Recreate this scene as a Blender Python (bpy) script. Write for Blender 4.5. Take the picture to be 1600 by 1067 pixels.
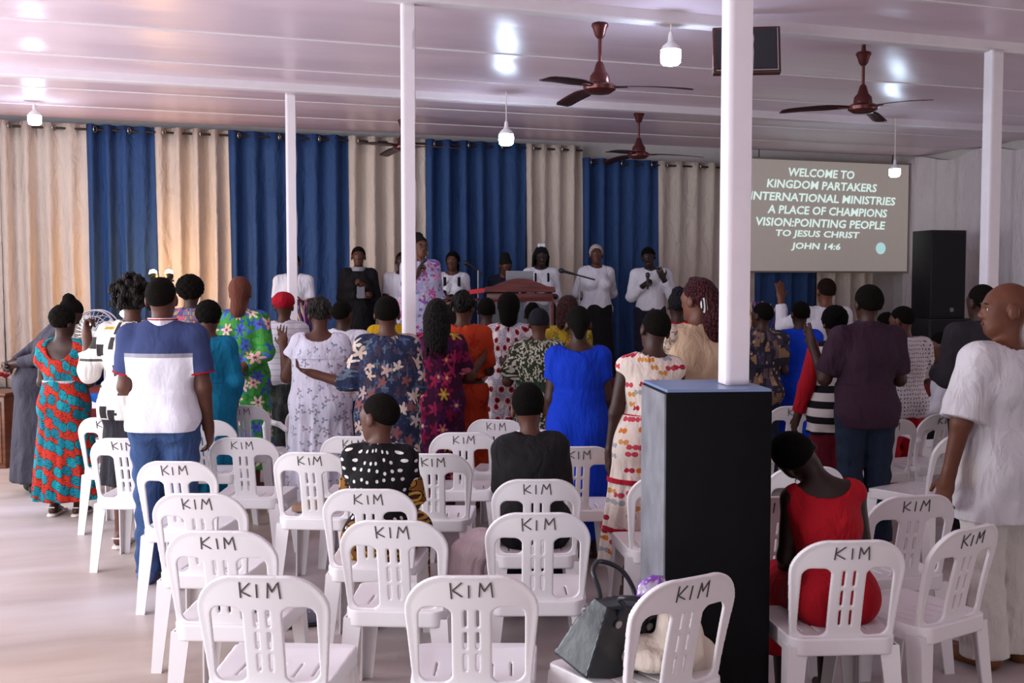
import bpy, bmesh, math, random
import numpy as np
from mathutils import Vector, Matrix, Euler
random.seed(7); rng = np.random.RandomState(5)
for _o in list(bpy.data.objects): bpy.data.objects.remove(_o)
sc = bpy.context.scene
COL = sc.collection
PI = math.pi
R = math.radians
# ------------------------------------------------------------ camera
FPX = 1730.0; YAW = R(19.5); PITCH = math.atan(93.5 / FPX); EYE = 1.70
cam_d = bpy.data.cameras.new('camera'); cam = bpy.data.objects.new('camera', cam_d); COL.objects.link(cam)
cam_d.sensor_width = 36; cam_d.lens = 36 * FPX / 1600; cam_d.clip_start = .05; cam_d.clip_end = 200
cam.location = (0, 0, EYE); cam.rotation_euler = (PI / 2 - PITCH, 0, -YAW)
sc.camera = cam
# ------------------------------------------------------------ world, daylight, exposure
wd = bpy.data.worlds.new('sky'); sc.world = wd; wd.use_nodes = True
wn = wd.node_tree.nodes; wl = wd.node_tree.links
bgn = wn['Background']
bgn.inputs['Color'].default_value = (.82, .88, 1, 1); bgn.inputs['Strength'].default_value = 1.0
vs = sc.view_settings
vs.view_transform = 'Standard'; vs.look = 'None'; vs.gamma = 1; vs.exposure = 0.03; vs.use_curve_mapping = False
def area(name, loc, rot, sx, sy, power, col):
    l = bpy.data.lights.new(name, 'AREA'); l.shape = 'RECTANGLE'; l.size = sx; l.size_y = sy; l.energy = power; l.color = col
    o = bpy.data.objects.new(name, l); COL.objects.link(o); o.location = loc; o.rotation_euler = rot
    return o
XL, XR, YB, YW, ZC = -3.2, 11.5, -3.0, 14.14, 3.62      # room extents
# daylight entering by the openings of the left wall, the doorway behind the camera and the right side
for i, yy in enumerate((2.6, 6.4, 10.2)):
    area('daylight_left', (XL - .05, yy, 1.75), (0, R(-90), 0), 2.1, 2.6, 185, (.90, .94, 1))
area('daylight_rear', (2.5, YB - .02, 1.5), (R(90), 0, 0), 4.4, 2.5, 22, (1, .93, .90))
area('daylight_right', (XR + .02, 3.0, 1.75), (0, R(90), 0), 2.1, 4.5, 60, (1, .93, .88))

# ------------------------------------------------------------ pixel -> place helpers
FH = Vector((math.sin(YAW), math.cos(YAW), 0)); RT = Vector((math.cos(YAW), -math.sin(YAW), 0))
FV = FH * math.cos(PITCH) + Vector((0, 0, -math.sin(PITCH))); UP = FH * math.sin(PITCH) + Vector((0, 0, math.cos(PITCH)))
def ray(px, py): return FV + RT * ((px - 800) / FPX) + UP * ((533.5 - py) / FPX)
def at_depth(px, py, Z):
    d = ray(px, py); return cam.location + d * (Z / d.dot(FH))
def at_height(px, py, h):
    d = ray(px, py); return Vector((0, 0, EYE)) + d * ((h - EYE) / d.z)
def on_wall(px, py, y=YW):
    d = ray(px, py); return Vector((0, 0, EYE)) + d * (y / d.y)
def hz(h): return -(YAW + R(h))      # heading in degrees right of the view axis -> rotation about z
cam.location = Vector((0, 0, EYE))

# ------------------------------------------------------------ object helpers
def tag(o, label=None, cat=None, group=None, kind=None):
    if label: o['label'] = label
    if cat: o['category'] = cat
    if group: o['group'] = group
    if kind: o['kind'] = kind
    return o
def empty(name, loc=(0, 0, 0), rz=0, rot=None):
    o = bpy.data.objects.new(name, None); COL.objects.link(o); o.location = loc
    o.rotation_euler = rot if rot else (0, 0, rz); o.empty_display_size = .1
    return o
def link(name, me, mat=None, parent=None, loc=(0, 0, 0), rot=(0, 0, 0)):
    o = bpy.data.objects.new(name, me); COL.objects.link(o)
    if mat and not len(me.materials): me.materials.append(mat)
    o.parent = parent; o.location = loc; o.rotation_euler = rot
    return o
def smooth(me, on=True):
    me.polygons.foreach_set('use_smooth', [on] * len(me.polygons)); me.update(); return me
def auto_smooth(me, ang=35):
    smooth(me); me.set_sharp_from_angle(angle=R(ang)); return me
class MB:
    """collects simple shapes into one mesh"""
    def __init__(s): s.v = []; s.f = []
    def add(s, vs_, fs_):
        n = len(s.v); s.v += [tuple(v) for v in vs_]; s.f += [tuple(i + n for i in f) for f in fs_]; return s
    def box(s, c, d, rot=None):
        M = Matrix() if rot is None else Euler(rot).to_matrix().to_4x4()
        vs_ = [Vector(c) + M @ Vector((x * d[0] / 2, y * d[1] / 2, z * d[2] / 2)) for x in (-1, 1) for y in (-1, 1) for z in (-1, 1)]
        return s.add(vs_, [(0, 1, 3, 2), (4, 6, 7, 5), (0, 4, 5, 1), (2, 3, 7, 6), (0, 2, 6, 4), (1, 5, 7, 3)])
    def bbox(s, c, d, b=.01):                       # bevelled box
        bm = bmesh.new(); bmesh.ops.create_cube(bm, size=1)
        for v in bm.verts: v.co = Vector((v.co.x * d[0], v.co.y * d[1], v.co.z * d[2]))
        bmesh.ops.bevel(bm, geom=bm.edges[:], offset=b, segments=2, affect='EDGES', profile=.5)
        bm.verts.index_update()
        s.add([v.co + Vector(c) for v in bm.verts], [[v.index for v in f.verts] for f in bm.faces]); bm.free(); return s
    def lathe(s, prof, n=16, c=(0, 0, 0), M=None):
        vs_ = []; fs_ = []
        for (r, z) in prof:
            for i in range(n):
                a = 2 * PI * i / n; vs_.append(Vector((r * math.cos(a), r * math.sin(a), z)))
        for j in range(len(prof) - 1):
            for i in range(n):
                k = (i + 1) % n; fs_.append((j * n + i, j * n + k, (j + 1) * n + k, (j + 1) * n + i))
        fs_.append(tuple(range(n))[::-1]); fs_.append(tuple((len(prof) - 1) * n + i for i in range(n)))
        if M is not None: vs_ = [M @ v for v in vs_]
        return s.add([v + Vector(c) for v in vs_], fs_)
    def tube(s, pts, r, n=8, closed=False, fine=0):
        pts = [Vector(p) for p in pts]
        if fine:                                    # Catmull-Rom through the points
            q = [pts[0]] + pts + [pts[-1]]; pts = []
            for i in range(1, len(q) - 2):
                for j in range(fine):
                    u = j / fine; pts.append(.5 * (2 * q[i] + (q[i + 1] - q[i - 1]) * u + (2 * q[i - 1] - 5 * q[i] + 4 * q[i + 1] - q[i + 2]) * u * u + (3 * q[i] - q[i - 1] - 3 * q[i + 1] + q[i + 2]) * u ** 3))
            pts.append(q[-1])
        pts = pts; N = len(pts); rr = r if isinstance(r, (list, tuple)) else [r] * N
        vs_ = []; fs_ = []; up = None
        for i, p in enumerate(pts):
            t = (pts[(i + 1) % N] - pts[i - 1]) if closed else (pts[min(i + 1, N - 1)] - pts[max(i - 1, 0)])
            t.normalize()
            if up is None: up = t.orthogonal().normalized()
            up = (up - t * up.dot(t)).normalized(); w = t.cross(up)
            for k in range(n):
                a = 2 * PI * k / n; vs_.append(p + (up * math.cos(a) + w * math.sin(a)) * rr[i])
        for i in range(N if closed else N - 1):
            j = (i + 1) % N
            for k in range(n):
                l = (k + 1) % n; fs_.append((i * n + k, i * n + l, j * n + l, j * n + k))
        if not closed: fs_.append(tuple(range(n))[::-1]); fs_.append(tuple((N - 1) * n + k for k in range(n)))
        return s.add(vs_, fs_)
    def prism(s, pts, y0, y1):                      # outline in x,z extruded along y
        n = len(pts)
        s.add([(x, y0, z) for x, z in pts] + [(x, y1, z) for x, z in pts],
              [tuple(range(n)), tuple(range(2 * n - 1, n - 1, -1))] + [(i, i + n, (i + 1) % n + n, (i + 1) % n) for i in range(n)])
        return s
    def grid(s, fn, nu, nv):
        vs_ = [fn(i / nu, j / nv) for i in range(nu + 1) for j in range(nv + 1)]
        return s.add(vs_, [(i * (nv + 1) + j, (i + 1) * (nv + 1) + j, (i + 1) * (nv + 1) + j + 1, i * (nv + 1) + j + 1) for i in range(nu) for j in range(nv)])
    def mesh(s, name, sm=None):
        me = bpy.data.meshes.new(name); me.from_pydata(s.v, [], s.f)
        bm = bmesh.new(); bm.from_mesh(me); bmesh.ops.recalc_face_normals(bm, faces=bm.faces[:]); bm.to_mesh(me); bm.free()
        if sm is not None: auto_smooth(me, sm)
        return me
    def build(s, name, mat, parent=None, sm=None, loc=(0, 0, 0), rot=(0, 0, 0)):
        return link(name, s.mesh(name, sm), mat, parent, loc, rot)
def copy_tree(o, parent=None):
    c = o.copy(); COL.objects.link(c); c.parent = parent
    for ch in o.children: copy_tree(ch, c)
    return c

# ------------------------------------------------------------ signed distance fields -> one continuous surface
class Field:
    def __init__(s, lo, hi, vox):
        s.lo = np.array(lo, np.float32); s.vox = vox
        s.n = np.ceil((np.array(hi) - np.array(lo)) / vox).astype(int) + 1
        s.ax = [(s.lo[i] + vox * np.arange(s.n[i])).astype(np.float32) for i in range(3)]
        s.F = np.full(s.n, .5, np.float32)
    def sub(s, lo, hi):
        sl = []
        for i in range(3):
            a = int(max(0, math.floor((lo[i] - s.lo[i]) / s.vox))); b = int(min(s.n[i], math.ceil((hi[i] - s.lo[i]) / s.vox) + 1))
            if b <= a: return None
            sl.append(slice(a, b))
        return tuple(sl)
    def put(s, fn, lo, hi, k=0.0, mode='u'):
        m = max(k, 0) + 3 * s.vox
        sl = s.sub([l - m for l in lo], [h + m for h in hi])
        if sl is None: return s
        X = s.ax[0][sl[0]][:, None, None]; Y = s.ax[1][sl[1]][None, :, None]; Z = s.ax[2][sl[2]][None, None, :]
        d = fn(X, Y, Z); f = s.F[sl]
        if mode == 's': s.F[sl] = np.maximum(f, -d); return s
        if k > 0:
            h = np.clip(.5 + .5 * (f - d) / k, 0, 1); s.F[sl] = f * (1 - h) + d * h - k * h * (1 - h)
        else: s.F[sl] = np.minimum(f, d)
        return s
    def cap(s, a, b, ra, rb, k=.02, cut=False, mode='u', wav=None):
        a = np.array(a, np.float32); b = np.array(b, np.float32); ab = b - a; L2 = float(ab @ ab) + 1e-9; L = math.sqrt(L2); r = max(ra, rb)
        def fn(X, Y, Z):
            px, py, pz = X - a[0], Y - a[1], Z - a[2]
            t0 = (px * ab[0] + py * ab[1] + pz * ab[2]) / L2; t = np.clip(t0, 0, 1)
            d = np.sqrt((px - t * ab[0]) ** 2 + (py - t * ab[1]) ** 2 + (pz - t * ab[2]) ** 2) - (ra + (rb - ra) * t)
            if wav is not None: d = d + wav(X, Y, Z)
            if cut: d = np.maximum(d, (t0 - 1) * L)
            return d
        return s.put(fn, np.minimum(a, b) - r, np.maximum(a, b) + r, k, mode)
    def ell(s, c, r, M=None, k=.02, mode='u', noise=None):
        c = np.array(c, np.float32); r = np.array(r, np.float32); rm = float(r.max())
        def fn(X, Y, Z):
            px, py, pz = X - c[0], Y - c[1], Z - c[2]
            if M is not None:
                px, py, pz = [M[0][i] * px + M[1][i] * py + M[2][i] * pz for i in range(3)]
            k0 = np.sqrt((px / r[0]) ** 2 + (py / r[1]) ** 2 + (pz / r[2]) ** 2)
            k1 = np.sqrt((px / r[0] ** 2) ** 2 + (py / r[1] ** 2) ** 2 + (pz / r[2] ** 2) ** 2) + 1e-6
            d = k0 * (k0 - 1) / k1
            return d if noise is None else d + noise(X, Y, Z)
        return s.put(fn, c - rm, c + rm, k, mode)
    def cut(s, fn):
        X = s.ax[0][:, None, None]; Y = s.ax[1][None, :, None]; Z = s.ax[2][None, None, :]
        s.F = np.maximum(s.F, fn(X, Y, Z)).astype(np.float32); return s
    def mesh(s, name, mat=None):
        F = s.F; F[0] = F[-1] = .1; F[:, 0] = F[:, -1] = .1; F[:, :, 0] = F[:, :, -1] = .1
        S = F < 0
        c = np.zeros([n - 1 for n in S.shape], np.int8)
        for i in (0, 1):
            for j in (0, 1):
                for k in (0, 1): c += S[i:S.shape[0] - 1 + i, j:S.shape[1] - 1 + j, k:S.shape[2] - 1 + k]
        act = (c > 0) & (c < 8); idx = np.argwhere(act); N = len(idx)
        me = bpy.data.meshes.new(name)
        if N == 0: return me
        vid = np.full(act.shape, -1, np.int32); vid[act] = np.arange(N)
        offs = np.array([(i, j, k) for i in (0, 1) for j in (0, 1) for k in (0, 1)])
        val = [F[idx[:, 0] + o[0], idx[:, 1] + o[1], idx[:, 2] + o[2]] for o in offs]
        acc = np.zeros((N, 3)); cnt = np.zeros(N)
        for a in range(8):
            for b in range(a + 1, 8):
                if np.abs(offs[a] - offs[b]).sum() != 1: continue
                m = (val[a] < 0) != (val[b] < 0)
                t = np.where(m, val[a] / np.where(m, val[a] - val[b], 1), 0)
                acc += m[:, None] * (offs[a] + t[:, None] * (offs[b] - offs[a])); cnt += m
        V = s.lo + (idx + acc / cnt[:, None]) * s.vox
        Q = []
        for ax in range(3):
            u, v = (ax + 1) % 3, (ax + 2) % 3
            sa = [slice(1, -1)] * 3; sb = [slice(1, -1)] * 3; sa[ax] = slice(0, -1); sb[ax] = slice(1, None)
            A = S[tuple(sa)]; B = S[tuple(sb)]
            for inside, flip in ((A & ~B, False), (~A & B, True)):
                e = np.argwhere(inside)
                if not len(e): continue
                e = e + 1; e[:, ax] -= 1
                def cell(du, dv):
                    q = e.copy(); q[:, u] += du; q[:, v] += dv; return vid[q[:, 0], q[:, 1], q[:, 2]]
                q = np.stack([cell(-1, -1), cell(0, -1), cell(0, 0), cell(-1, 0)], 1)
                Q.append(q[:, ::-1] if flip else q)
        Q = np.concatenate(Q); nq = len(Q)
        me.vertices.add(N); me.vertices.foreach_set('co', V.astype(np.float32).ravel())
        me.loops.add(nq * 4); me.loops.foreach_set('vertex_index', Q.astype(np.int32).ravel())
        me.polygons.add(nq); me.polygons.foreach_set('loop_start', np.arange(0, nq * 4, 4, dtype=np.int32))
        try: me.polygons.foreach_set('loop_total', np.full(nq, 4, np.int32))
        except Exception: pass
        me.polygons.foreach_set('use_smooth', np.ones(nq, bool))
        me.update(calc_edges=True)
        if mat: me.materials.append(mat)
        return me

# ------------------------------------------------------------ materials
def srgb(h):
    if isinstance(h, (tuple, list)): return (h[0], h[1], h[2], 1)
    c = [int(h[i:i + 2], 16) / 255 for i in (0, 2, 4)]
    return tuple(x / 12.92 if x <= .04045 else ((x + .055) / 1.055) ** 2.4 for x in c) + (1,)
class NT:
    def __init__(s, name):
        s.m = bpy.data.materials.new(name); s.m.use_nodes = True; s.t = s.m.node_tree; s.b = s.t.nodes['Principled BSDF']
    def n(s, typ, **kw):
        o = s.t.nodes.new(typ)
        for k, v in kw.items():
            if k.startswith('_'): setattr(o, k[1:], v)
            else:
                i = o.inputs[k.replace('__', ' ')]
                if hasattr(v, 'is_linked') or hasattr(v, 'links'): s.t.links.new(v, i)
                else: i.default_value = v
        return o
    def l(s, a, b): s.t.links.new(a, b)
    def coord(s, scale=(1, 1, 1), loc=(0, 0, 0), rot=(0, 0, 0), distort=0, dscale=8, src='Object'):
        tc = s.n('ShaderNodeTexCoord'); mp = s.n('ShaderNodeMapping'); s.l(tc.outputs[src], mp.inputs[0])
        mp.inputs['Scale'].default_value = scale; mp.inputs['Location'].default_value = loc; mp.inputs['Rotation'].default_value = rot
        out = mp.outputs[0]
        if distort:
            nz = s.n('ShaderNodeTexNoise'); nz.inputs['Scale'].default_value = dscale; s.l(out, nz.inputs['Vector'])
            sub = s.n('ShaderNodeVectorMath', _operation='SUBTRACT'); s.l(nz.outputs['Color'], sub.inputs[0]); sub.inputs[1].default_value = (.5, .5, .5)
            sc_ = s.n('ShaderNodeVectorMath', _operation='SCALE'); s.l(sub.outputs[0], sc_.inputs[0]); sc_.inputs['Scale'].default_value = distort
            ad = s.n('ShaderNodeVectorMath', _operation='ADD'); s.l(out, ad.inputs[0]); s.l(sc_.outputs[0], ad.inputs[1]); out = ad.outputs[0]
        return out
    def ramp(s, fac, stops, const=False):
        r = s.n('ShaderNodeValToRGB'); s.l(fac, r.inputs[0]); cr = r.color_ramp
        if const: cr.interpolation = 'CONSTANT'
        while len(cr.elements) > 1: cr.elements.remove(cr.elements[-1])
        for i, (p, c) in enumerate(stops):
            e = cr.elements[0] if i == 0 else cr.elements.new(p)
            e.position = p; e.color = srgb(c)
        return r.outputs[0]
    def mix(s, fac, a, b):
        m = s.n('ShaderNodeMix', _data_type='RGBA')
        for v, i in ((fac, m.inputs[0]), (a, m.inputs[6]), (b, m.inputs[7])):
            if hasattr(v, 'links'): s.l(v, i)
            else: i.default_value = v if isinstance(v, (float, int)) else srgb(v)
        return m.outputs[2]
    def bump(s, h, strength=.3, dist=.01):
        b = s.n('ShaderNodeBump'); s.l(h, b.inputs['Height']); b.inputs['Strength'].default_value = strength; b.inputs['Distance'].default_value = dist
        s.l(b.outputs[0], s.b.inputs['Normal'])
    def base(s, c, rough=.6, metal=0, spec=.5):
        if hasattr(c, 'links'): s.l(c, s.b.inputs['Base Color'])
        else: s.b.inputs['Base Color'].default_value = srgb(c)
        s.b.inputs['Roughness'].default_value = rough; s.b.inputs['Metallic'].default_value = metal; s.b.inputs['Specular IOR Level'].default_value = spec
        return s
def noise_out(t, vec, scale, detail=3):
    n = t.n('ShaderNodeTexNoise'); t.l(vec, n.inputs['Vector']); n.inputs['Scale'].default_value = scale; n.inputs['Detail'].default_value = detail
    return n.outputs['Fac']
_cache = {}
def plain(name, c, rough=.6, metal=0, spec=.5, var=.0, bump=0, bscale=30):
    if name in _cache: return _cache[name]
    t = NT(name); co = t.coord()
    if var:
        a = Vector(srgb(c)[:3]); lo = tuple(a * (1 - var)); hi = tuple(min(1, x * (1 + var * .6)) for x in a)
        col = t.ramp(noise_out(t, co, 9), [(.3, lo), (.7, hi)])
        t.base(col, rough, metal, spec)
    else: t.base(c, rough, metal, spec)
    if bump: t.bump(noise_out(t, co, bscale), bump, .01)
    _cache[name] = t.m; return t.m
def fabric(name, c, rough=.85):                    # plain cloth with soft creases and weave
    if name in _cache: return _cache[name]
    t = NT(name); co = t.coord(scale=(1, 1, .45), distort=.25, dscale=4)
    a = Vector(srgb(c)[:3]); col = t.ramp(noise_out(t, co, 5), [(.3, tuple(a * .93)), (.75, tuple(min(1, x * 1.04) for x in a))])
    t.base(col, rough, 0, .2); t.bump(noise_out(t, co, 9, 4), .9, .05)
    _cache[name] = t.m; return t.m
def printed(name, basec, layers, rough=.85, bump=True):
    """cloth print: layers of blossom-, dot- or patch-shaped voronoi cells over a ground colour"""
    if name in _cache: return _cache[name]
    t = NT(name); col = srgb(basec)
    sx = t.n('ShaderNodeSeparateXYZ'); t.l(t.coord(), sx.inputs[0])
    ng = t.n('ShaderNodeMath', _operation='MULTIPLY'); t.l(sx.outputs['Y'], ng.inputs[0]); ng.inputs[1].default_value = -1
    at = t.n('ShaderNodeMath', _operation='ARCTAN2'); t.l(sx.outputs['X'], at.inputs[0]); t.l(ng.outputs[0], at.inputs[1])
    ma = t.n('ShaderNodeMath', _operation='MULTIPLY'); t.l(at.outputs[0], ma.inputs[0]); ma.inputs[1].default_value = .19
    cb = t.n('ShaderNodeCombineXYZ'); t.l(ma.outputs[0], cb.inputs[0]); t.l(sx.outputs['Z'], cb.inputs[1])       # cloth coordinates: round the body, up
    for L in layers:
        st = L.get('stretch', (1, 1)); mp = t.n('ShaderNodeMapping'); t.l(cb.outputs[0], mp.inputs[0])
        mp.inputs['Scale'].default_value = (st[0], st[-1], 1); mp.inputs['Location'].default_value = L.get('off', (0, 0, 0)); mp.inputs['Rotation'].default_value = (0, 0, L.get('rot', 0))
        co = mp.outputs[0]
        if L.get('dist'):
            nz = t.n('ShaderNodeTexNoise'); nz.inputs['Scale'].default_value = L.get('dscale', 18); t.l(co, nz.inputs['Vector'])
            sb = t.n('ShaderNodeVectorMath', _operation='SUBTRACT'); t.l(nz.outputs['Color'], sb.inputs[0]); sb.inputs[1].default_value = (.5, .5, .5)
            sl = t.n('ShaderNodeVectorMath', _operation='SCALE'); t.l(sb.outputs[0], sl.inputs[0]); sl.inputs['Scale'].default_value = L['dist'] * .11
            ad = t.n('ShaderNodeVectorMath', _operation='ADD'); t.l(co, ad.inputs[0]); t.l(sl.outputs[0], ad.inputs[1]); co = ad.outputs[0]
        v = t.n('ShaderNodeTexVoronoi', _feature='F1', _distance=L.get('metric', 'EUCLIDEAN'), _voronoi_dimensions='2D'); t.l(co, v.inputs['Vector'])
        v.inputs['Scale'].default_value = L['scale']; v.inputs['Randomness'].default_value = L.get('rand', 1)
        d = v.outputs['Distance']; thr = L['thr']
        if L.get('petals'):                         # blossom outline: the radius swings with the angle round the cell centre
            df = t.n('ShaderNodeVectorMath', _operation='SUBTRACT'); t.l(co, df.inputs[0]); t.l(v.outputs['Position'], df.inputs[1])
            s2 = t.n('ShaderNodeSeparateXYZ'); t.l(df.outputs[0], s2.inputs[0])
            an = t.n('ShaderNodeMath', _operation='ARCTAN2'); t.l(s2.outputs[1], an.inputs[0]); t.l(s2.outputs[0], an.inputs[1])
            m5 = t.n('ShaderNodeMath', _operation='MULTIPLY'); t.l(an.outputs[0], m5.inputs[0]); m5.inputs[1].default_value = L['petals']
            cs = t.n('ShaderNodeMath', _operation='COSINE'); t.l(m5.outputs[0], cs.inputs[0])
            m6 = t.n('ShaderNodeMath', _operation='MULTIPLY_ADD'); t.l(cs.outputs[0], m6.inputs[0]); m6.inputs[1].default_value = L.get('pdepth', .34); m6.inputs[2].default_value = .72
            dv = t.n('ShaderNodeMath', _operation='DIVIDE'); t.l(d, dv.inputs[0]); t.l(m6.outputs[0], dv.inputs[1]); d = dv.outputs[0]
        pal = L['pal']
        if len(pal) > 1:
            sp = t.n('ShaderNodeSeparateColor'); t.l(v.outputs['Color'], sp.inputs[0])
            pc = t.ramp(sp.outputs[0], [(i / len(pal), c) for i, c in enumerate(pal)], True)
        else: pc = srgb(pal[0])
        if 'core' in L: pc = t.mix(t.ramp(d, [(0, (1, 1, 1)), (thr * L.get('coref', .35), (0, 0, 0))], True), pc, L['core'])
        if 'edge' in L:
            col = t.mix(t.ramp(d, [(0, (1, 1, 1)), (thr * L.get('edgef', 1.25), (0, 0, 0))], True), col, L['edge'])
        fac = t.ramp(d, [(0, (1, 1, 1)), (thr, (0, 0, 0))], True)
        if L.get('keep', 1) < 1:                    # only some of the cells carry a motif
            sp2 = t.n('ShaderNodeSeparateColor'); t.l(v.outputs['Color'], sp2.inputs[0])
            mm = t.n('ShaderNodeMath', _operation='LESS_THAN'); t.l(sp2.outputs[1], mm.inputs[0]); mm.inputs[1].default_value = L['keep']
            m2 = t.n('ShaderNodeMath', _operation='MULTIPLY'); t.l(fac, m2.inputs[0]); t.l(mm.outputs[0], m2.inputs[1]); fac = m2.outputs[0]
        col = t.mix(fac, col, pc)
    t.base(col, rough, 0, .2)
    if bump: t.bump(noise_out(t, t.coord(scale=(1, 1, .45), distort=.2, dscale=4), 9, 4), .8, .05)
    _cache[name] = t.m; return t.m
def bands(name, stops, scale, axis='Z', rough=.85, off=0):
    """repeating bands along one axis: stops over one period"""
    if name in _cache: return _cache[name]
    t = NT(name); co = t.coord(); sp = t.n('ShaderNodeSeparateXYZ'); t.l(co, sp.inputs[0])
    m = t.n('ShaderNodeMath', _operation='MULTIPLY_ADD'); t.l(sp.outputs[axis], m.inputs[0]); m.inputs[1].default_value = scale; m.inputs[2].default_value = off
    fr = t.n('ShaderNodeMath', _operation='FRACT'); t.l(m.outputs[0], fr.inputs[0])
    t.base(t.ramp(fr.outputs[0], stops, True), rough, 0, .2)
    t.bump(noise_out(t, t.coord(scale=(1, 1, .45), distort=.2, dscale=4), 9, 4), .5, .03)
    _cache[name] = t.m; return t.m
def emit(name, c, strength):
    t = NT(name); t.base((0, 0, 0)); t.b.inputs['Emission Color'].default_value = srgb(c); t.b.inputs['Emission Strength'].default_value = strength; return t.m

M_white = plain('painted_white', 'E4DEE6', .45, var=.04)
M_plastic = NT('white_plastic'); M_plastic.base('E6E1E2', .33, 0, .5)
M_plastic.b.inputs['Subsurface Weight'].default_value = 0.0; M_plastic = M_plastic.m
M_black = plain('black_paint', '08080A', .75, 0, .15, var=.25, bump=.15, bscale=60)
M_marker = plain('marker_ink', '4A443F', .8)
M_copper = plain('copper_brown', '5A2C2A', .3, .55)
M_dark = plain('dark_plastic', '18181A', .5)
M_steel = plain('steel', 'B9B9BE', .3, .9)
def wood(name, c1, c2):
    t = NT(name); co = t.coord(scale=(1, 1, 9), distort=.15, dscale=3)
    t.base(t.ramp(noise_out(t, co, 4, 5), [(.3, c1), (.7, c2)]), .35); return t.m
M_mahog = wood('mahogany', '3F1414', '6B2A22')
M_brown = wood('brown_wood', '4E2A18', '7A4526')
# ============================================================ the hall
def structure(o): o['kind'] = 'structure'; return o
# floor : worn screed
t = NT('screed_floor'); co = t.coord(); c2 = t.coord(scale=(.35, 1.3, 1), rot=(0, 0, .35), distort=.5, dscale=1.2)
n1 = noise_out(t, c2, 1.6, 6); n2 = noise_out(t, co, .35, 2)
cA = t.ramp(n1, [(.25, '9A8C88'), (.5, 'B5A9A8'), (.75, 'C6BDC0')]); cB = t.ramp(n1, [(.25, '87705E'), (.5, 'A68E7B'), (.75, 'B8A392')])
t.base(t.mix(t.ramp(n2, [(.42, (0, 0, 0)), (.62, (.8, .8, .8))]), cA, cB), .42, 0, .4); t.bump(noise_out(t, co, 40, 4), .12, .005)
M_floor = t.m
structure(MB().box(((XL + XR) / 2, (YB + YW) / 2, -.1), (XR - XL + .6, YW - YB + .6, .2)).build('floor', M_floor))
# stage platform
M_carpet = plain('stage_carpet', '7A2A2A', .95, var=.2, bump=.3, bscale=120)
structure(MB().bbox(((XL + XR) / 2 + .4, 12.95, .225), (XR - XL - 1.2, 2.3, .45), .01).build('stage_platform', M_carpet))
# ceiling of glossy sheets with cover strips
t = NT('ceiling_sheet'); co = t.coord(scale=(.25, 1, 1), distort=.1, dscale=1)
t.base(t.ramp(noise_out(t, co, 2), [(.3, 'DFC6D3'), (.7, 'E9D3DF')]), .30, 0, .5); t.bump(noise_out(t, t.coord(scale=(.3, 1.5, 1)), 1.6, 2), .35, .05)
M_ceil = t.m
M_strip = plain('ceiling_strip', 'E2D6DA', .35)
ceil = structure(MB().box(((XL + XR) / 2, (YB + YW) / 2, ZC + .12), (XR - XL + .6, YW - YB + .6, .14)).build('ceiling', M_ceil))
seams = [-3.0, -1.6, -.2, 1.2, 2.6, 4.0, 5.2, 6.3, 7.2, 8.95, 10.25, 11.0, 12.0, 13.15, YW]
for a, b in zip(seams[:-1], seams[1:]):
    sag = .035 * min(1.4, b - a)
    fn = lambda u, v, a=a, b=b: (XL + (XR - XL) * u, a + (b - a) * v, ZC - sag * math.sin(PI * v) * (.8 + .2 * math.sin(u * 9 + a)))
    link('ceiling_panel', MB().grid(fn, 24, 8).mesh('ceiling_panel', 60), M_ceil, ceil)
for y in seams[1:-1]:
    MB().bbox(((XL + XR) / 2, y, ZC + .004), (XR - XL, .05, .03), .006).build('cover_strip', M_strip, ceil)
M_beam = plain('white_beam_cloth', 'E2D8DD', .6, var=.03, bump=.12, bscale=12)
for n, y in enumerate((3.75, 7.2, 10.93)):
    structure(MB().bbox(((XL + XR) / 2, y, ZC - .02), (XR - XL, .13, .14), .015).build('trim_%d' % (n + 1), M_beam))
# walls
M_wall = plain('wall_paint', 'CFC6C4', .7, var=.05)
structure(MB().box(((XL + XR) / 2, YW + .45, 1.9), (XR - XL + .6, .2, 3.9)).build('wall_back', M_wall))
def wall_open(name, axis, pos, lo, hi, holes, thick=.2):
    mb = MB(); cuts = sorted(holes)
    def b(a0, a1, z0, z1):
        if a1 - a0 < .01 or z1 - z0 < .01: return
        c, d = ((pos, (a0 + a1) / 2, (z0 + z1) / 2), (thick, a1 - a0, z1 - z0)) if axis == 'x' else (((a0 + a1) / 2, pos, (z0 + z1) / 2), (a1 - a0, thick, z1 - z0))
        mb.box(c, d)
    cur = lo
    for (a0, a1, z0, z1) in cuts:
        b(cur, a0, 0, 3.75); b(a0, a1, 0, z0); b(a0, a1, z1, 3.75); cur = a1
    b(cur, hi, 0, 3.75)
    return structure(mb.build(name, M_wall))
wall_open('wall_left', 'x', XL - .12, YB, YW + .4, [(y - 1.35, y + 1.35, .65, 2.85) for y in (2.6, 6.4, 10.2)])
wall_open('wall_rear', 'y', YB - .12, XL, XR, [(.2, 4.8, .0, 2.8)])
wall_open('wall_right', 'x', XR + .12, YB, YW + .4, [(.7, 5.3, .65, 2.85)])
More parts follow.
